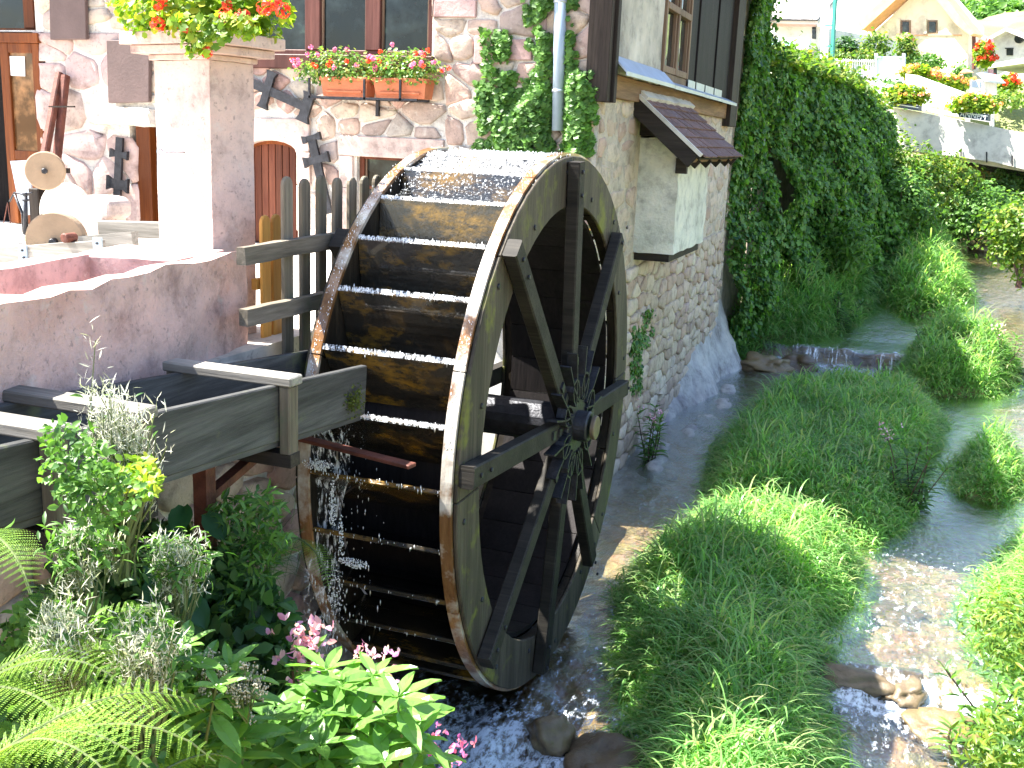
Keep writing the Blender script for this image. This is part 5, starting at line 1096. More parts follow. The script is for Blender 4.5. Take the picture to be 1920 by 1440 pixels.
leafpatch('fern_bed', [[(0,1130),(320,1150),(380,1270),(300,1440),(0,1440)]], 2600, .045, 'shrub', 'light green low leaves between the ferns and seed heads', 'undergrowth', 65, lambda x, y: 3.05-(y-1100)/340*.25, depj=.10)['kind'] = 'stuff'
leafpatch('bank_herbs', [[(410,930),(520,920),(545,1010),(500,1120),(420,1180),(400,1100)]], 1100, .06, 'shrub', 'mid green herbs growing from the wall below the steel bracket', 'plant', 64, lambda x, y: 4.25-(y-900)/540*.3, tmpl=LANCE)
def big_leaves(pts, lab, seed, size, dep, name='burdock', mat='burdock'):
    r = np.random.default_rng(seed); c = PD(*pts[0], dep); t_ = thing(name, lab, 'plant', (c[0], c[1], c[2]-.3))
    for (x, y) in pts:
        p = PD(x, y, dep+r.normal()*.06); vs, fs = [], []; a = r.uniform(-2.2, .2); nL = 8
        ax_ = np.array([math.cos(a)*.8, math.sin(a)*.8-.3, -.45]); ax_ /= np.linalg.norm(ax_); s_ = np.cross(ax_, (0.1, -.3, 1)); s_ /= np.linalg.norm(s_); u_ = np.cross(s_, ax_)
        for i in range(nL+1):
            f = i/nL; wd = .36*math.sin(math.pi*min(1, f*.9+.08))**.75*(1-.1*f); cpt = p+ax_*size*f-u_*size*.25*f*f*np.sign(u_[2])
            for k in (-1, -.5, 0, .5, 1): vs.append(cpt+s_*size*wd*k+u_*size*.10*abs(k)*np.sign(u_[2])+r.normal(size=3)*size*.012)
        for i in range(nL):
            for k in range(4): fs.append((i*5+k, i*5+k+1, (i+1)*5+k+1, (i+1)*5+k))
        MB().add(vs, fs).build('leaf', M[mat], t_, True)
        mb = MB(); mb.tube([p, (p+np.array([c[0], c[1], c[2]-.3]))/2+(0,0,.03), (c[0], c[1], c[2]-.3)], .005, 5); mb.build('leaf_stalk', M['stem'], t_)
    return t_
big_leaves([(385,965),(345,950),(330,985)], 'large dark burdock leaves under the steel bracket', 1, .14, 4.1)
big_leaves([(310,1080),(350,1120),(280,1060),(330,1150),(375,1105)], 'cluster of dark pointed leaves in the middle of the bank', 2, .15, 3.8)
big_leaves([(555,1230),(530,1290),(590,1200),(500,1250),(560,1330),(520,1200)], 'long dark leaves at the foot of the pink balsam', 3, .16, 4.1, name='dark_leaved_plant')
g_ = [(PD(x, y, 4.35)[0], PD(x, y, 4.35)[1]) for x, y in ((400,1150),(500,1150),(500,1050),(400,1050))]
r = np.random.default_rng(15); nn = 700; c = PD(450, 1060, 4.3); pos = c+r.normal(size=(nn, 3))*[.09, .09, .05]
B = basis(np.tile([[.3, -.4, .8]], (nn, 1))+r.normal(size=(nn, 3))*.4, r); vs, fs = blade(.006, 1.2)
B2 = np.stack([B[:, :, 0], B[:, :, 1], B[:, :, 2]], 2); tag(scatter('hanging_grass', vs, fs, pos, B2, M['dark'], None, scale=r.uniform(.12, .3, nn)), 'dark arching grass tuft hanging on the bank beside the wheel', 'grass')
# drain pipe
p = PD(478, 1200, 4.5); q = PD(503, 1228, 4.15); ax_ = (q-p)/np.linalg.norm(q-p); mb = MB(); nn = 20
for rr, s_ in ((.07, 1), (.06, -1)): pass
s1 = np.cross(ax_, (0,0,1)); s1 /= np.linalg.norm(s1); s2 = np.cross(s1, ax_)
rg = lambda c, rad: [c+rad*(math.cos(2*math.pi*k/nn)*s1+math.sin(2*math.pi*k/nn)*s2) for k in range(nn)]
vs = rg(p, .058)+rg(q, .058)+rg(q, .050)+rg(p, .050); fs = [(a*nn+k, a*nn+(k+1) % nn, (a+1)*nn+(k+1) % nn, (a+1)*nn+k) for a in range(3) for k in range(nn)]
tag(MB().add(vs, fs).build('drain_pipe', M['zinc'], None, True), 'open grey drain pipe sticking out of the bank beside the pink balsam', 'pipe')
# pink balsam and lower right shrub
lance_plant('balsam_plant', tuple(PD(553, 1420, 3.6)), .44, 'pink flowering balsam between the drain pipe and the wheel', n=3, leaf=.14, seed=21, flowers=3, spread=.035, fmat='lilac', near=True)
lance_plant('balsam_plant', tuple(PD(700, 1420, 3.7)), .34, 'faded pink balsam head rising from the pale shrub under the wheel', n=2, leaf=.12, seed=22, flowers=2, spread=.03, fmat='lilac')
lance_plant('balsam_plant', tuple(PD(838, 1500, 3.6)), .18, 'small pink flower head at the bottom edge below the wheel', n=2, leaf=.08, seed=23, flowers=2, spread=.02, fmat='pinkpetal')
def whorl_shrub(pts, dep, lab, seed, leaf=.12):
    r = np.random.default_rng(seed); c = PD(pts[0][0], 1470, dep); t_ = thing('broad_leaved_shrub', lab, 'shrub', tuple(c)); P_, B_ = [], []; mb = MB()
    for (x, y) in pts:
        p = PD(x, y, dep+r.normal()*.09); base = PD(x+r.uniform(-30, 30), y+150, dep+.05); mb.tube([base, (base+p)/2+r.normal(size=3)*.01, p], [.006, .005, .003], 6)
        for lv in range(3):
            cc = p+(base-p)*(.16*lv); a = r.uniform(0, 6.28)
            for q in range(6 if lv == 0 else 4):
                a += 6.283/(6 if lv == 0 else 4)+r.normal()*.15; el = (.5, .15, -.05)[lv]+r.normal()*.15
                xx = np.array([math.cos(a)*math.cos(el), math.sin(a)*math.cos(el), math.sin(el)]); yy_ = np.array([-math.sin(a), math.cos(a), r.normal()*.25]); yy_ -= (yy_@xx)*xx; yy_ /= np.linalg.norm(yy_); zz = np.cross(xx, yy_)
                s_ = leaf*(.8+.25*lv)*r.uniform(.8, 1.2); P_.append(cc); B_.append(np.stack([xx*s_, yy_*s_*1.05, zz*s_], 1))
    mb.build('stem', M['stem'], t_); nL = 6; vs, fs = [], []
    for i in range(nL+1):
        f = i/nL; wd = .17*math.sin(math.pi*f)**.8 if 0 < i < nL else .0
        for k in (-1, 0, 1): vs.append((f, wd*k, .05*abs(k)-.30*f*f+.04*math.sin(f*9)*abs(k)*.4))
    for i in range(nL):
        for k in range(2): fs.append((i*3+k, i*3+k+1, (i+1)*3+k+1, (i+1)*3+k))
    leafset(np.array(P_), np.array(B_), (vs, fs), M['elder'], t_, True); return t_
r = np.random.default_rng(77)
whorl_shrub([(300,1250),(345,1215),(385,1245),(330,1290),(280,1310),(405,1290),(350,1340),(300,1370),(430,1250),(455,1330),(395,1375),(250,1390),(340,1420),(440,1400)], 2.95, 'broad leaved pale shrub at the bottom, left of the pink balsam', 1, .125)
whorl_shrub([(640,1290),(700,1270),(745,1310),(610,1330),(670,1350),(560,1350),(730,1370),(600,1400),(520,1400),(660,1420),(780,1390),(560,1435),(720,1430),(500,1350),(610,1260)], 3.2, 'sunlit pale green shrub with long leaves at the bottom below the wheel', 2, .165)
for (x, y, lab, sd_) in ((462, 1290, 'brown dried flower umbel above the pale shrub', 1), (400, 1265, 'smaller dried flower head left of the larger umbel', 2)):
    c = PD(x, y, 2.9); t_ = thing('dried_umbel', lab, 'plant', (c[0], c[1], c[2]-.25)); r = np.random.default_rng(sd_); mb = MB(); pts = []
    for k in range(60): tp_ = c+r.normal(size=3)*[.035, .035, .028]; mb.tube([c-(0,0,.12), (c+tp_)/2-(0,0,.02), tp_], .0012, 3, False); pts += [tp_+r.normal(size=3)*.006 for _ in range(7)]
    mb.build('stalks', M['stem'], t_); scatter('seeds', icos, icof, np.array(pts), np.tile(np.eye(3), (len(pts), 1, 1)), M['straw'], t_, scale=r.uniform(.0025, .0045, len(pts)))['kind'] = 'stuff'
# ================================================================== flowers
def flower_mass(name, c, r_, nleaf, nfl, lsize, fsize, leafm, flm, lab, seed, group=None, droop=0, poly=None):
    t_ = thing(name, lab, 'flowers', tuple(c), group); r = np.random.default_rng(seed)
    d_ = r.normal(size=(nleaf, 3)); d_ /= np.linalg.norm(d_, axis=1, keepdims=True); k = 1+.5*vnoise(d_[:, 0]*3, d_[:, 1]*3+d_[:, 2]*2, 2, seed)
    p = np.array(c)+d_*np.array(r_)*(k*(1-.6*r.uniform(0, 1, nleaf)**1.5))[:, None]; p[:, 2] -= droop*np.clip(np.hypot(d_[:, 0], d_[:, 1])-.5, 0, 1)*r.uniform(0, 1, nleaf)
    lf = [(0,0,0),(.3,.42,.1),(.75,.42,.05),(1,0,0),(.75,-.42,.05),(.3,-.42,.1),(.5,0,-.02)]; lff = [(0,1,6),(1,2,6),(2,3,6),(3,4,6),(4,5,6),(5,0,6)]
    scatter('leaves', lf, lff, p, basis(d_*.6+[0, -.1, .7]+r.normal(size=(nleaf, 3))*.5, r), M[leafm], t_, scale=r.uniform(.6, 1.3, nleaf)*lsize)
    for m_, n_ in (flm if isinstance(flm, list) else [(flm, nfl)]):
        for q in range(n_):
            d2 = r.normal(size=3); d2[2] = abs(d2[2])*.7+.0; d2[1] = -abs(d2[1]); d2 /= np.linalg.norm(d2); cc = np.array(c)+d2*np.array(r_)*r.uniform(.9, 1.25); cc[2] -= droop*.8*max(0, math.hypot(d2[0], d2[1])-.6)*r.uniform(0, 1)
            k_ = 26; e = r.normal(size=(k_, 3)); e /= np.linalg.norm(e, axis=1, keepdims=True)
            scatter('flower_head', lf, lff, cc+e*fsize*.6, basis(e, r), M[m_], t_, scale=r.uniform(.35, .7, k_)*fsize)
    return t_
pc0 = np.array([PCN[0], PCN[1], z55]); HH = [(x, y) for x, y in ((270,-20),(385,95),(355,60),(420,28),(455,32),(495,15),(530,20),(340,40),(300,5),(295,45),(515,5))]
g1 = flower_mass('geranium', pc0+(0, 0, .17), (.42, .36, .20), 3600, 0, .045, .04, 'geranium', [('redpetal', 8)], 'sunlit geranium with bright red flower heads spilling over the pillar cap', 5, droop=.22)
rr = np.random.default_rng(6)
for (x, y) in HH:
    c = PY(x, y, YP-.16); k_ = 44; e = rr.normal(size=(k_, 3)); e /= np.linalg.norm(e, axis=1, keepdims=True)
    scatter('flower_head', *LEAF, c+e*.034, basis(e, rr), M['redpetal'], g1, scale=rr.uniform(.016, .032, k_))
# trailing part in front of the cap
k_ = 420; X = rr.uniform(320, 480, k_); Y_ = rr.uniform(30, 105, k_); ok = pdist(X, Y_, [(300,20),(500,20),(490,75),(440,60),(400,85),(375,108),(350,98),(335,60)]) > 0
P_ = np.array([PY(x, y, YP-.17-.05*rr.random()) for x, y in zip(X[ok], Y_[ok])]); scatter('trailing_leaves', *IVY, P_, basis(rr.normal(size=(len(P_), 3))*.5+[0, -1, .5], rr), M['geranium'], g1, scale=rr.uniform(.03, .05, len(P_)))
for k, (w_, lab) in enumerate(((wb1, 'red and lilac blossoms in the left terracotta window box'), (wb2, 'lilac and red blossoms in the right terracotta window box'))):
    c = ((w_[0]+w_[1])/2-(.08 if k == 0 else 0), YF-.19, zb+.26); flower_mass('window_flowers', c, (.50-.1*k, .15, .17), 1500-300*k, 0, .03, .03, 'windowgreen', [('redpetal', 11-3*k), ('pinkpetal', 15)], lab, 7+k, 'flowers in the window boxes', droop=.1)
# ================================================================== yard objects at the left
ZY = 2.35
# thick post of pink stone with a beam in it
p = PY(172, 470, 6.6); yb = 6.6; L0, L1, L2 = PY(138, 430, yb)[0], PY(172, 430, yb)[0], PY(206, 430, yb)[0]; zt = PY(172, 368, yb)[2]
sp = thing('stone_post', 'stout round topped pink stone post with a notch holding a white beam', 'post', (L1, yb+.1, ZY)); mb = MB()
d_ = .30; prof = [(L0+.0, ZY), (L1+.02, ZY), (L1+.02, zt-.03)]; w_ = L2-L0
mb.prism([(L0-.02, yb, ZY), (L2-.05, yb, ZY), (L2-.05, yb, zt-.17), (L2, yb, zt-.15), (L2, yb, zt-.05), (L2-.04, yb, zt-.01), (L2-.12, yb, zt), (L0+.08, yb, zt), (L0+.02, yb, zt-.03), (L0-.02, yb, zt-.09)], (0, .26, 0)); o = mb.build('post_block', M['pinkpale'], sp)
bm = bmesh.new(); bm.from_mesh(o.data); bmesh.ops.recalc_face_normals(bm, faces=bm.faces); bm.to_mesh(o.data); bm.free(); bevel(o, .02, 2)
mb = MB(); a = PY(192, 428, yb-.04); b_ = PY(300, 430, yb-.04); mb.beam((a[0], yb-.05, a[2]), (b_[0]+.1, yb-.05, b_[2]), .09, .12); bevel(tag(mb.build('white_beam', M['greyx']), 'pale sunlit beam running from the stone post to the pillar', 'beam'), .006)
def gstone(c, R, th, axis, lab, name='grindstone'):
    t_ = thing(name, lab, 'grindstone', tuple(np.array(c)-(0,0,R))); mb = MB(); mb.disc(c, axis, R, th, 48, .008); mb.build('stone_disc', M['grind'], t_); a = np.array(axis, float); a /= np.linalg.norm(a)
    mb = MB(); mb.disc(c, axis, .025, th+.10, 14, .004); mb.build('axle', M['iron'], t_); return t_
yb = 5.6; c = PY(107, 452, yb); top = PY(107, 398, yb); R_ = (top[2]-c[2])*1.02; gstone((c[0], yb, c[2]), R_, .09, (.45, -1, 0), 'half sunk round grindstone in the wooden bench in front of the stone post')
yb = 7.6; c = PY(85, 320, yb); R_ = PY(85, 284, yb)[2]-c[2]; gstone((c[0], yb, c[2]), R_, .11, (.8, -1, 0), 'beige upright grindstone leaning behind the crossed poles')
c = PY(125, 400, 8.6); mb = MB(); mb.disc((c[0], 8.6, c[2]), (.05, -1, 0), PY(125, 343, 8.6)[2]-c[2], .1, 48, .015); tag(mb.build('millstone', M['greyplaster']), 'large pale millstone leaning on the wall behind the poles', 'millstone')
# bench with iron corner straps
bn = thing('work_bench', 'old grey wooden bench with blue grey metal corner straps behind the trough', 'bench', (-4.8, 5.2, ZY)); yb = 5.35
a = PY(-10, 476, yb); b_ = PY(193, 460, yb); mb = MB(); mb.beam((a[0], yb, a[2]-.01), (b_[0], yb, b_[2]-.015), .06, .10); bevel(rough_box(mb.build('front_beam', M['greyx'], bn), .004, seed=90), .004)
mb = MB(); mb.beam((a[0], yb+.30, a[2]+.02), (b_[0], yb+.30, b_[2]+.02), .06, .09); mb.build('rear_beam', M['greyx'], bn)
mb = MB(); mb.box((a[0], yb+.05, a[2]+.03), (PY(80, 455, yb)[0], yb+.26, a[2]+.055)); mb.build('top_board', M['concrete'], bn)
for x in (45, 185): q = PY(x, 475 if x < 100 else 462, yb-.035); mb = MB(); mb.box((q[0]-.035, yb-.045, q[2]-.055), (q[0]+.03, yb-.032, q[2]+.055)); s_ = mb.build('corner_strap', M['pipe'], bn); mb = MB(); mb.disc((q[0], yb-.05, q[2]+.02), (0,1,0), .008, .01, 8); mb.disc((q[0]+.01, yb-.05, q[2]-.025), (0,1,0), .008, .01, 8); mb.build('screw', M['iron'], s_)
for x in (a[0]+.1, b_[0]-.12): mb = MB(); mb.box((x-.04, yb-.0, ZY), (x+.04, yb+.08, a[2]-.06)); mb.build('leg', M['grey'], bn)
q = PY(135, 460, yb); mb = MB(); mb.disc((q[0], yb-.02, q[2]+.05), (0,1,0), .03, .1, 14, .006); mb.build('rusty_bearing', M['rust'], bn)
# crossed poles
ps = thing('pole_trestle', 'two long reddish poles leaning together against the wall with metal bands', 'poles', (PY(100, 400, 8.9)[0], 8.7, ZY))
for (x0, y0, x1, y1, w_) in ((112,138,82,300,.075), (123,142,96,400,.075)):
    a = PY(x0, y0, YF-.08); b_ = PY(x1, y1, YF-.5); mb = MB(); mb.beam(a, b_, w_, w_, up=(0,1,0), ch=.012); mb.build('pole', M['rust'], ps)
for (x0, y0, x1, y1) in ((100,320,88,420),(108,320,128,420),(92,200,140,200),(90,318,128,320)):
    a = PY(x0, y0, YF-.42); b_ = PY(x1, y1, YF-.46); mb = MB(); mb.beam(a, b_, .05 if y0 != y1 else .015, .05 if y0 != y1 else .015, up=(0,1,0)); mb.build('strut', M['darkwood'], ps)
mb = MB(); p = [(19,302),(58,300),(58,402),(40,405)]; P_ = [PY(x, y, YF-.35) for x, y in p]; mb.prism(P_, (0,.02,0)); o = tag(mb.build('zinc_sheet', M['zinc']), 'smooth pale grey metal sheet standing below the glazed door', 'sheet')
bm = bmesh.new(); bm.from_mesh(o.data); bmesh.ops.recalc_face_normals(bm, faces=bm.faces); bm.to_mesh(o.data); bm.free()
mb = MB(); a = PY(60, 352, YF-.5); b_ = PY(84, 440, YF-.5); mb.box((a[0], YF-.56, b_[2]), (b_[0], YF-.44, a[2])); tag(bevel(mb.build('wooden_block', M['darkwood']), .01), 'dark upright wooden block in front of the poles', 'block')
# balance scale
sa = thing('balance_scale', 'small black iron balance scale with hanging chains and white pans at the left edge', 'scale', tuple(PY(45, 440, 5.5))); yb = 5.5
pp = lambda x, y, o=0: PY(x, y, yb+o)
mb = MB(); mb.tube([pp(48,440), pp(48,362)], [.018, .012], 10); mb.disc(pp(48,364), (0,0,1), .02, .02, 10); mb.disc(pp(48,375), (0,0,1), .022, .012, 10); mb.build('column', M['iron'], sa, True)
mb = MB(); mb.tube([pp(18,378), pp(27,361), pp(45,365), pp(60,361)], .006, 6); mb.tube([pp(27,364), pp(42,400), pp(44,436)], .009, 6); mb.build('beam_arm', M['iron'], sa, True)
for x0, x1 in ((14, 4), (14, 22)): mb = MB(); mb.tube([pp(x0, 380), pp(x1, 434)], .003, 5); mb.build('chain', M['rust'], sa)
mb = MB(); mb.disc(pp(10,436), (0,0,1), .075, .012, 24, .003); mb.build('pan', M['white'], sa)
mb = MB(); mb.disc(pp(52,444, .1), (0,0,1), .035, .05, 16, .008); tag(mb.build('white_cup', M['white'], None, True), 'small white cup on the bench beside the big grindstone', 'cup')
# ================================================================== bridge
BN = (-.34, -1, 0); BC = PD(1780, 250, 29)
def BP(x, y, off=0.): nn = np.array(BN)/np.linalg.norm(BN); return PN(x, y, BC+nn*off, BN)
nb = -np.array(BN)/np.linalg.norm(BN)
def fixn(o):
    bm = bmesh.new(); bm.from_mesh(o.data); bmesh.ops.recalc_face_normals(bm, faces=bm.faces); bm.to_mesh(o.data); bm.free(); return o
bd = thing('bridge', 'pale concrete road bridge across the stream with white railings', 'bridge', tuple(PD(1780, 300, 29)))
mb = MB(); mb.prism([BP(1645,198), BP(1700,205), BP(1980,262), BP(1980,332), BP(1860,303), BP(1745,288), BP(1645,272)], nb*.25); fixn(mb.build('parapet', M['concrete'], bd))
mb = MB(); mb.prism([BP(1645,262,-.3), BP(1980,318,-.3), BP(1980,332,-.3), BP(1645,275,-.3)], nb*4.5); fixn(mb.build('deck', M['concrete'], bd))
mb = MB(); mb.prism([BP(1800,293,-1.2), BP(1860,303,-1.2), BP(1980,328,-1.2), BP(1980,352,-1.2), BP(1900,332,-1.2), BP(1840,318,-1.2), BP(1808,305,-1.2)], nb*.5); fixn(mb.build('girder', M['iron'], bd))
for x in (1802, 1850, 1898): mb = MB(); y = 278+(x-1802)*.14; mb.tube([BP(x, y, .04), BP(x, y+20, .04)], .02, 6); mb.build('hanger', M['iron'], bd)
rl = [(1560,143,1650,158),(1560,157,1650,173),(1650,158,1860,200),(1650,174,1860,214),(1650,190,1860,226)]
for (x0, y0, x1, y1) in rl: mb = MB(); mb.beam(BP(x0, y0, -.35), BP(x1, y1, -.35), .05, .10); mb.build('rail', M['white'], bd)
for x in (1600, 1650, 1705, 1765, 1815, 1860): y = 150+(x-1600)*.19; mb = MB(); mb.beam(BP(x, y-8, -.36), BP(x, y+38, -.36), .09, .09, up=nb); mb.build('rail_post', M['white'], bd)
def planter(x0, y0, x1, y1, lab, sd_, letters=False):
    h = (y1-y0); t_ = thing('bridge_planter', lab, 'flower box', tuple(BP((x0+x1)/2, y1, .3)), 'flower boxes on the bridge')
    m_ = M_simple('planter_dark', (.05,.07,.10), .6, .2, 8, .1) if 'planter_dark' not in MATS else MATS['planter_dark']
    mb = MB(); sl_ = 8; mb.prism([BP(x0,y0,.32), BP(x1,y0+sl_,.32), BP(x1,y1+sl_,.32), BP(x0,y1,.32)], nb*.28); fixn(mb.build('box', m_, t_))
    mb = MB(); mb.prism([BP(x0,y0+3,.34), BP(x1,y0+3+sl_,.34), BP(x1,y0+5+sl_,.34), BP(x0,y0+5,.34)], nb*.015); fixn(mb.build('rail_bar', M['white'], t_))
    if letters:   # white painted letters on the dark board
        cu = bpy.data.curves.new('lettering', 'FONT'); cu.body = 'ANNEM'; cu.size = .19; cu.extrude = .006; o = bpy.data.objects.new('lettering', cu); COL.objects.link(o); cu.materials.append(M['white'])
        a = BP(x0+2, y1-1, .345); b_ = BP(x1, y1-1+sl_, .345); xd = (b_-a)/np.linalg.norm(b_-a); zd = np.array(BN)/np.linalg.norm(BN); yd = np.cross(zd, xd)
        yd = -yd if yd[2] < 0 else yd; o.matrix_world = Matrix(((xd[0], yd[0], zd[0], a[0]), (xd[1], yd[1], zd[1], a[1]), (xd[2], yd[2], zd[2], a[2]), (0,0,0,1))); lm = bpy.data.meshes.new_from_object(o); mw = o.matrix_world.copy(); bpy.data.objects.remove(o); lm.transform(mw); link('lettering', lm, M['white'], t_)
    c = BP((x0+x1)/2, y0-3, .2); flower_mass('planter_flowers', c+(0,0,.12), (.60, .28, .24), 1500, 0, .09, .07, 'geranium', [('orangepetal', 11)], 'yellow and orange flowers overflowing the '+('lettered right' if letters else 'left')+' bridge box', sd_, 'flowers on the bridge', droop=.25)
planter(1672, 190, 1722, 200, 'dark flower box hanging on the left part of the bridge rail', 201)
planter(1797, 206, 1852, 219, 'dark flower box with white letters on the right part of the bridge rail', 202, True)
# ================================================================== far bank: houses and gardens
DN = (-.5, -1, 0)
def HP(x, y, dep): c = PD(1700, 100, dep); return PN(x, y, c, DN)
nd = -np.array(DN)/np.linalg.norm(DN)
M['cream'] = M_stone('cream_house_render', [(.3, (.68,.60,.48)), (.7, (.75,.67,.54))], sc=1, byobj=False, spots=False, bstr=.1)
M['offwhite'] = M_stone('white_house_render', [(.3, (.66,.64,.60)), (.7, (.74,.72,.69))], sc=1, byobj=False, spots=False, bstr=.1)
M['lavender'] = M_stone('lavender_house_render', [(.3, (.50,.44,.52)), (.7, (.56,.50,.58))], sc=1, byobj=False, spots=False, bstr=.1)
M['rooforange'] = M_simple('orange_soffit', (.62,.33,.18), .8, .15, 3, .2)
M['rooflight'] = M_simple('sun_bleached_roof', (.66,.60,.56), .7, .12, 2, .3, 20)
M['turquoise'] = M_simple('turquoise_paint', (.30,.62,.62), .5, .08, 3, 0)
M['greenmetal'] = M_simple('green_metal', (.03,.22,.17), .4, .15, 5, 0)
def wallpoly(par, pts, dep, name, mat, th=.3, out=0.0):
    mb = MB(); mb.prism([HP(x, y, dep)-nd*out for x, y in pts], nd*th); return fixn(mb.build(name, M[mat] if isinstance(mat, str) else mat, par))
def hquad(par, x0, y0, x1, y1, dep, name, mat, th=.1, out=0.06): return wallpoly(par, [(x0,y0),(x1,y0),(x1,y1),(x0,y1)], dep, name, mat, th, out)
h1 = thing('yellow_house', 'cream gabled house with orange eaves and two attic windows', 'house', tuple(HP(1740, 160, 46)))
wallpoly(h1, [(1640,60),(1722,-18),(1748,-30),(1815,46),(1815,180),(1640,180)], 46, 'gable_wall', 'cream', 1.5)
wallpoly(h1, [(1622,46),(1702,-28),(1745,-46),(1752,-34),(1712,-12),(1632,60)], 46, 'roof_slope', 'rooforange', .9, .7)
wallpoly(h1, [(1745,-46),(1752,-46),(1840,66),(1834,70),(1808,50),(1744,-30)], 46, 'roof_slope', 'rooforange', .9, .7)
for x0 in (1690, 1740):
    w_ = hquad(h1, x0, 38, x0+18, 62, 46, 'window', 'framelt', .08, .03); hquad(w_, x0+3, 41, x0+15, 60, 46, 'pane', 'glass', .02, .05); hquad(w_, x0-8, 36, x0-1, 63, 46, 'shutter', 'cream', .05, .09)
hquad(h1, 1715, 65, 1803, 67, 46, 'string_course', 'rooforange', .05, .04)
w_ = hquad(h1, 1684, 71, 1716, 76, 46, 'door_canopy', 'rooforange', .5, .5)
w_ = hquad(h1, 1640, 73, 1658, 82, 46, 'garden_window', 'varnish', .06, .04)
w_ = hquad(h1, 1757, 134, 1766, 144, 46, 'cellar_window', 'glass', .06, .04)
mb = MB(); mb.tube([HP(1826, 66, 45.7), HP(1826, 130, 45.7)], .07, 8); mb.build('rain_pipe', M['rust'], h1)
wallpoly(h1, [(1815,50),(1840,66),(1840,180),(1815,180)], 47, 'side_wall', 'cream', .6)
h2 = thing('tiled_house', 'house with pale tiled roof, pink fascia and awning over a balcony behind the ivy', 'house', tuple(HP(1480, 110, 36)))
wallpoly(h2, [(1425,44),(1537,50),(1537,170),(1425,170)], 36, 'wall', 'offwhite', 6)
# roof slope with rows of tiles
ra_, rb_ = HP(1418, 36, 35.2), HP(1534, 39, 35.2); upv = nd*.78+np.array([0,0,.62]); RL = 3.2
mb = MB(); mb.prism([ra_, rb_, rb_+upv*RL, ra_+upv*RL], (0,0,-.12)); rfo = fixn(mb.build('roof', M['rooflight'], h2))
xd = (rb_-ra_); Wd = np.linalg.norm(xd); xd = xd/Wd; nrw = 9; ncl = 12; up3 = np.cross(xd, upv); up3 = up3 if up3[2] > 0 else -up3; up3 /= np.linalg.norm(up3)
tile = None
for i in range(nrw):
    for j in range(ncl):
        c0 = ra_+upv*(RL*i/nrw)+xd*(Wd*j/ncl+.01); mb = MB()
        if tile is None:
            w3, l3 = Wd/ncl-.02, RL/nrw+.06; mb.prism([-0*xd, xd*w3, xd*w3+upv*l3, upv*l3], up3*.03); tile = fixn(mb.build('roof_tile', M['rooflight'], h2)); tile.data.transform(Matrix.Translation((0,0,0)))
            tile.location = tuple(c0+up3*.04-upv*.02); tmesh = tile.data; 
        else:
            o = bpy.data.objects.new('roof_tile', tmesh); COL.objects.link(o); o.parent = h2; o.matrix_parent_inverse = Matrix.Translation(-h2.location); o.location = tuple(c0+up3*(.04+random.uniform(-.006,.006))-upv*.02)
hquad(h2, 1418, 37, 1534, 39, 35.2, 'gutter', 'iron', .1, .1); hquad(h2, 1440, 40, 1532, 50, 35.6, 'fascia', M_simple('pink_fascia', (.62,.42,.38), .7, .1, 3, 0), .1, .1)
hquad(h2, 1440, 73, 1532, 91, 35, 'balcony_front', 'white', .1, .5); hquad(h2, 1460, 82, 1503, 93, 35, 'awning', 'turquoise', .1, .65); hquad(h2, 1440, 92, 1532, 95, 35, 'balcony_slab', 'concrete', .8, .5)
hquad(h2, 1500, 95, 1522, 115, 36, 'garage_door', 'varnish', .06, .05); hquad(h2, 1524, 51, 1530, 73, 36, 'window', 'glass', .06, .05); hquad(h2, 1440, 95, 1500, 112, 36, 'shaded_opening', 'glass', .06, .05)
h3 = thing('lavender_house', 'low lavender house with a broad white roof behind the garden fence', 'house', tuple(HP(1600, 100, 52)))
wallpoly(h3, [(1560,58),(1645,60),(1645,170),(1560,170)], 52, 'wall', 'lavender', 6)
a, b_ = HP(1530, 56, 50.8), HP(1650, 59, 50.8); mb = MB(); mb.prism([a, b_, b_+nd*5+(0,0,4.2), a+nd*5+(0,0,4.2)], (0,0,-.2)); fixn(mb.build('roof', M['rooflight'], h3))
w_ = hquad(h3, 1596, 78, 1612, 96, 52, 'window', 'white', .08, .05); hquad(w_, 1599, 80, 1609, 94, 52, 'pane', 'glass', .02, .08); hquad(h3, 1560, 58, 1640, 62, 52, 'eaves_shadow_board', 'lavender', .5, .6)
h4 = thing('white_house', 'white house with a round attic opening at the right edge', 'house', tuple(HP(1890, 150, 50)))
wallpoly(h4, [(1855,80),(1895,58),(1990,100),(1990,230),(1855,230)], 50, 'gable_wall', 'offwhite', 6); wallpoly(h4, [(1840,84),(1895,54),(1990,94),(1990,100),(1895,60),(1845,88)], 50, 'roof_edge', 'rooflight', 1.2, .5)
c = HP(1912, 72, 49.8); mb = MB(); mb.disc(c, DN, .2, .1, 16); mb.build('round_opening', M['glass'], h4)
w_ = hquad(h4, 1888, 92, 1900, 104, 50, 'window', 'glass', .08, .05); hquad(w_, 1886, 90, 1902, 92, 50, 'lintel', 'iron', .04, .1)
wallpoly(h4, [(1862,122),(1990,100),(1990,112),(1862,130)], 46, 'carport_roof', 'rooflight', 3, .5); mb = MB(); mb.tube([HP(1866,128,45.6), HP(1866,190,45.6)], .07, 6); mb.build('carport_post', M['iron'], h4)
tw = thing('pink_shed', 'tall narrow pink framed door between the cream and white houses', 'shed', tuple(HP(1845, 140, 47.5))); hquad(tw, 1836, 72, 1856, 150, 47.5, 'frame', M_simple('pink_frame', (.70,.35,.36), .6, .1, 3, 0), .4, 0); hquad(tw, 1839, 76, 1853, 148, 47.5, 'panel', 'offwhite', .05, .06)
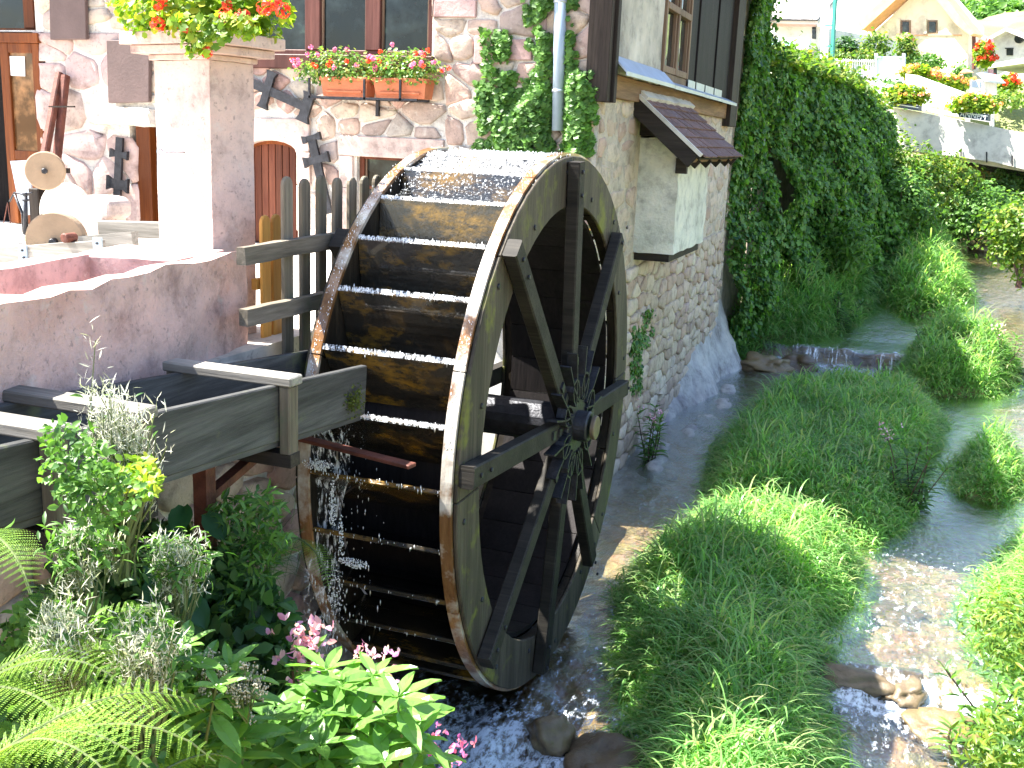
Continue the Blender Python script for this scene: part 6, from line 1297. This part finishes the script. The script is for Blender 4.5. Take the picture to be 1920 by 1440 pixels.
# green lamp post / pylon with banner
py = thing('green_pole', 'tall green metal pole with brackets beside a white banner', 'pole', tuple(HP(1560, 143, 33)))
mb = MB(); mb.beam(HP(1558.5, 145, 33), HP(1567.5, -30, 33), .10, .10); mb.build('shaft', M['greenmetal'], py)
for y in (46, 85, 112): hquad(py, 1548, y, 1562, y+3, 33, 'arm', 'greenmetal', .05, .05)
mb = MB(); mb.prism([HP(1540,-30,33.2), HP(1556,-30,33.2), HP(1551,150,33.2), HP(1537,150,33.2)], nd*.03); tag(fixn(mb.build('white_banner', M['white'])), 'long white banner sheet hanging left of the green pole', 'banner')
mb = MB(); mb.prism([HP(1545,8,33), HP(1550,8,33), HP(1542,70,33), HP(1537,70,33)], nd*.03); o = fixn(mb.build('lamp_arm', M['pipe'])); tag(o, 'slanted grey metal strip in front of the white banner', 'strip')
# garden fence, wall, gates
gf = thing('garden_fence', 'white iron bar fence on a low wall in front of the lavender house', 'fence', tuple(HP(1600, 145, 34)))
wallpoly(gf, [(1562,146),(1643,150),(1643,175),(1562,170)], 34, 'low_wall', 'concrete', .3)
for k in range(19): x = 1565+k*4.2; hquad(gf, x, 110+k*.1, x+1.6, 145+k*.2, 34, 'bar', 'white', .03, .03)
for y in (112, 142): wallpoly(gf, [(1562,y),(1643,y+3),(1643,y+5),(1562,y+2)], 34, 'rail', 'white', .03, .07)
hquad(gf, 1566, 132, 1596, 146, 34, 'sign_board', 'white', .03, .16)
gt = thing('turquoise_gate', 'pale turquoise solid gate between white posts', 'gate', tuple(HP(1670, 150, 34))); hquad(gt, 1644, 106, 1693, 152, 34, 'gate_panel', M_simple('pale_turquoise', (.60,.74,.74), .6, .05, 3, 0), .05, 0); hquad(gt, 1641, 100, 1645, 154, 34, 'post', 'white', .1, .05); hquad(gt, 1693, 100, 1697, 156, 34, 'post', 'white', .1, .05)
for x in (1643, 1684): hquad(gt, x, 106, x+12, 109, 34, 'hinge_cap', 'turquoise', .1, .1)
rw_ = thing('ramp_wall', 'white sloping garden wall topped with flowers beside the street', 'wall', tuple(HP(1750, 160, 33))); wallpoly(rw_, [(1698,138),(1712,140),(1800,172),(1800,200),(1698,200)], 33, 'ramp_face', 'offwhite', .3); wallpoly(rw_, [(1701,155),(1710,150),(1775,182),(1772,184),(1701,166)], 33, 'road_edge', 'pipe', .03, .03)
gh = thing('well_house', 'small white wellhead hut with dark pitched roof', 'hut', tuple(HP(1830, 185, 32))); hquad(gh, 1818, 150, 1846, 175, 32, 'hut_wall', 'offwhite', .8, 0); wallpoly(gh, [(1834,138),(1846,136),(1862,152),(1852,154)], 32, 'hut_roof', 'pipe', 1, .15); hquad(gh, 1824, 153, 1839, 164, 32, 'lattice', 'pipe', .04, .04)
wallpoly(gh, [(1808,138),(1816,130),(1826,136)], 32, 'small_gable', 'rooforange', .3, .3)
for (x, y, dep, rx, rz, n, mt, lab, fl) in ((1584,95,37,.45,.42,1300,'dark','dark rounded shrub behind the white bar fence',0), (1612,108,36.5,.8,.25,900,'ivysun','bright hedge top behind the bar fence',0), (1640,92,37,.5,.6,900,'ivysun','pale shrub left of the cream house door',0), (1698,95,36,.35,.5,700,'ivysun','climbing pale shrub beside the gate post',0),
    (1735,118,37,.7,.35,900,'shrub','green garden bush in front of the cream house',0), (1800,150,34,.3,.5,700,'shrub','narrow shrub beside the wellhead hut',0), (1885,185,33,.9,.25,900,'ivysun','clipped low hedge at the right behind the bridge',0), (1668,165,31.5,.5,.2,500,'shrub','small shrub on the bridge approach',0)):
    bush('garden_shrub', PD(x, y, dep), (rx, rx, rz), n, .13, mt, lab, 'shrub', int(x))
for (x, y, dep, rx, n, mt, lab) in ((1845,95,40,.32,10,'redpetal','hanging basket of pinkish red flowers in front of the pink door'), (1845,112,40,.32,9,'redpetal','second red flower ball below the hanging basket'), (1765,155,33.3,.9,14,'orangepetal','row of orange flowers along the sloping wall, lower part'), (1720,138,33.3,.5,9,'orangepetal','orange flowers at the top end of the sloping wall'), (1885,158,34,.5,8,'redpetal','reddish flowers on a table right of the hut')):
    flower_mass('garden_flowers', PD(x, y, dep), (rx, .35, .3 if mt == 'redpetal' else .24), 600, 0, .11, .13, 'geranium', [(mt, n)], lab, int(y*x) % 997, 'flowers in the far gardens')
# hillside trees
for i, (x, y, dep, rr_) in enumerate(((1850,25,150,5),(1870,45,140,4.5),(1885,15,155,5.5),(1905,38,145,5),(1922,10,150,6),(1835,8,165,4),(1895,55,138,3.2))):
    c = PD(x, y, dep); t_, _ = bush('hillside_tree', c, (rr_, rr_, rr_*.85), 1300, 1.0, 'shrub', ['round bluish tree on the hillside, leftmost of the wood','lower tree at the edge of the hillside wood','tall tree in the middle of the hillside wood','broad tree right of the middle of the hillside wood','large tree at the right edge of the hillside wood','small tree at the top of the meadow','lowest small tree above the white house roof'][i], 'tree', 300+i, tmpl=SMALL)
    mb = MB(); g0 = float(ground_h(np.array([c[0]]), np.array([c[1]]))[0]); mb.tube([(c[0], c[1], min(g0, c[2]-rr_)-1), (c[0], c[1], c[2])], [.5, .25], 8); mb.build('trunk', M['darkwood'], t_)
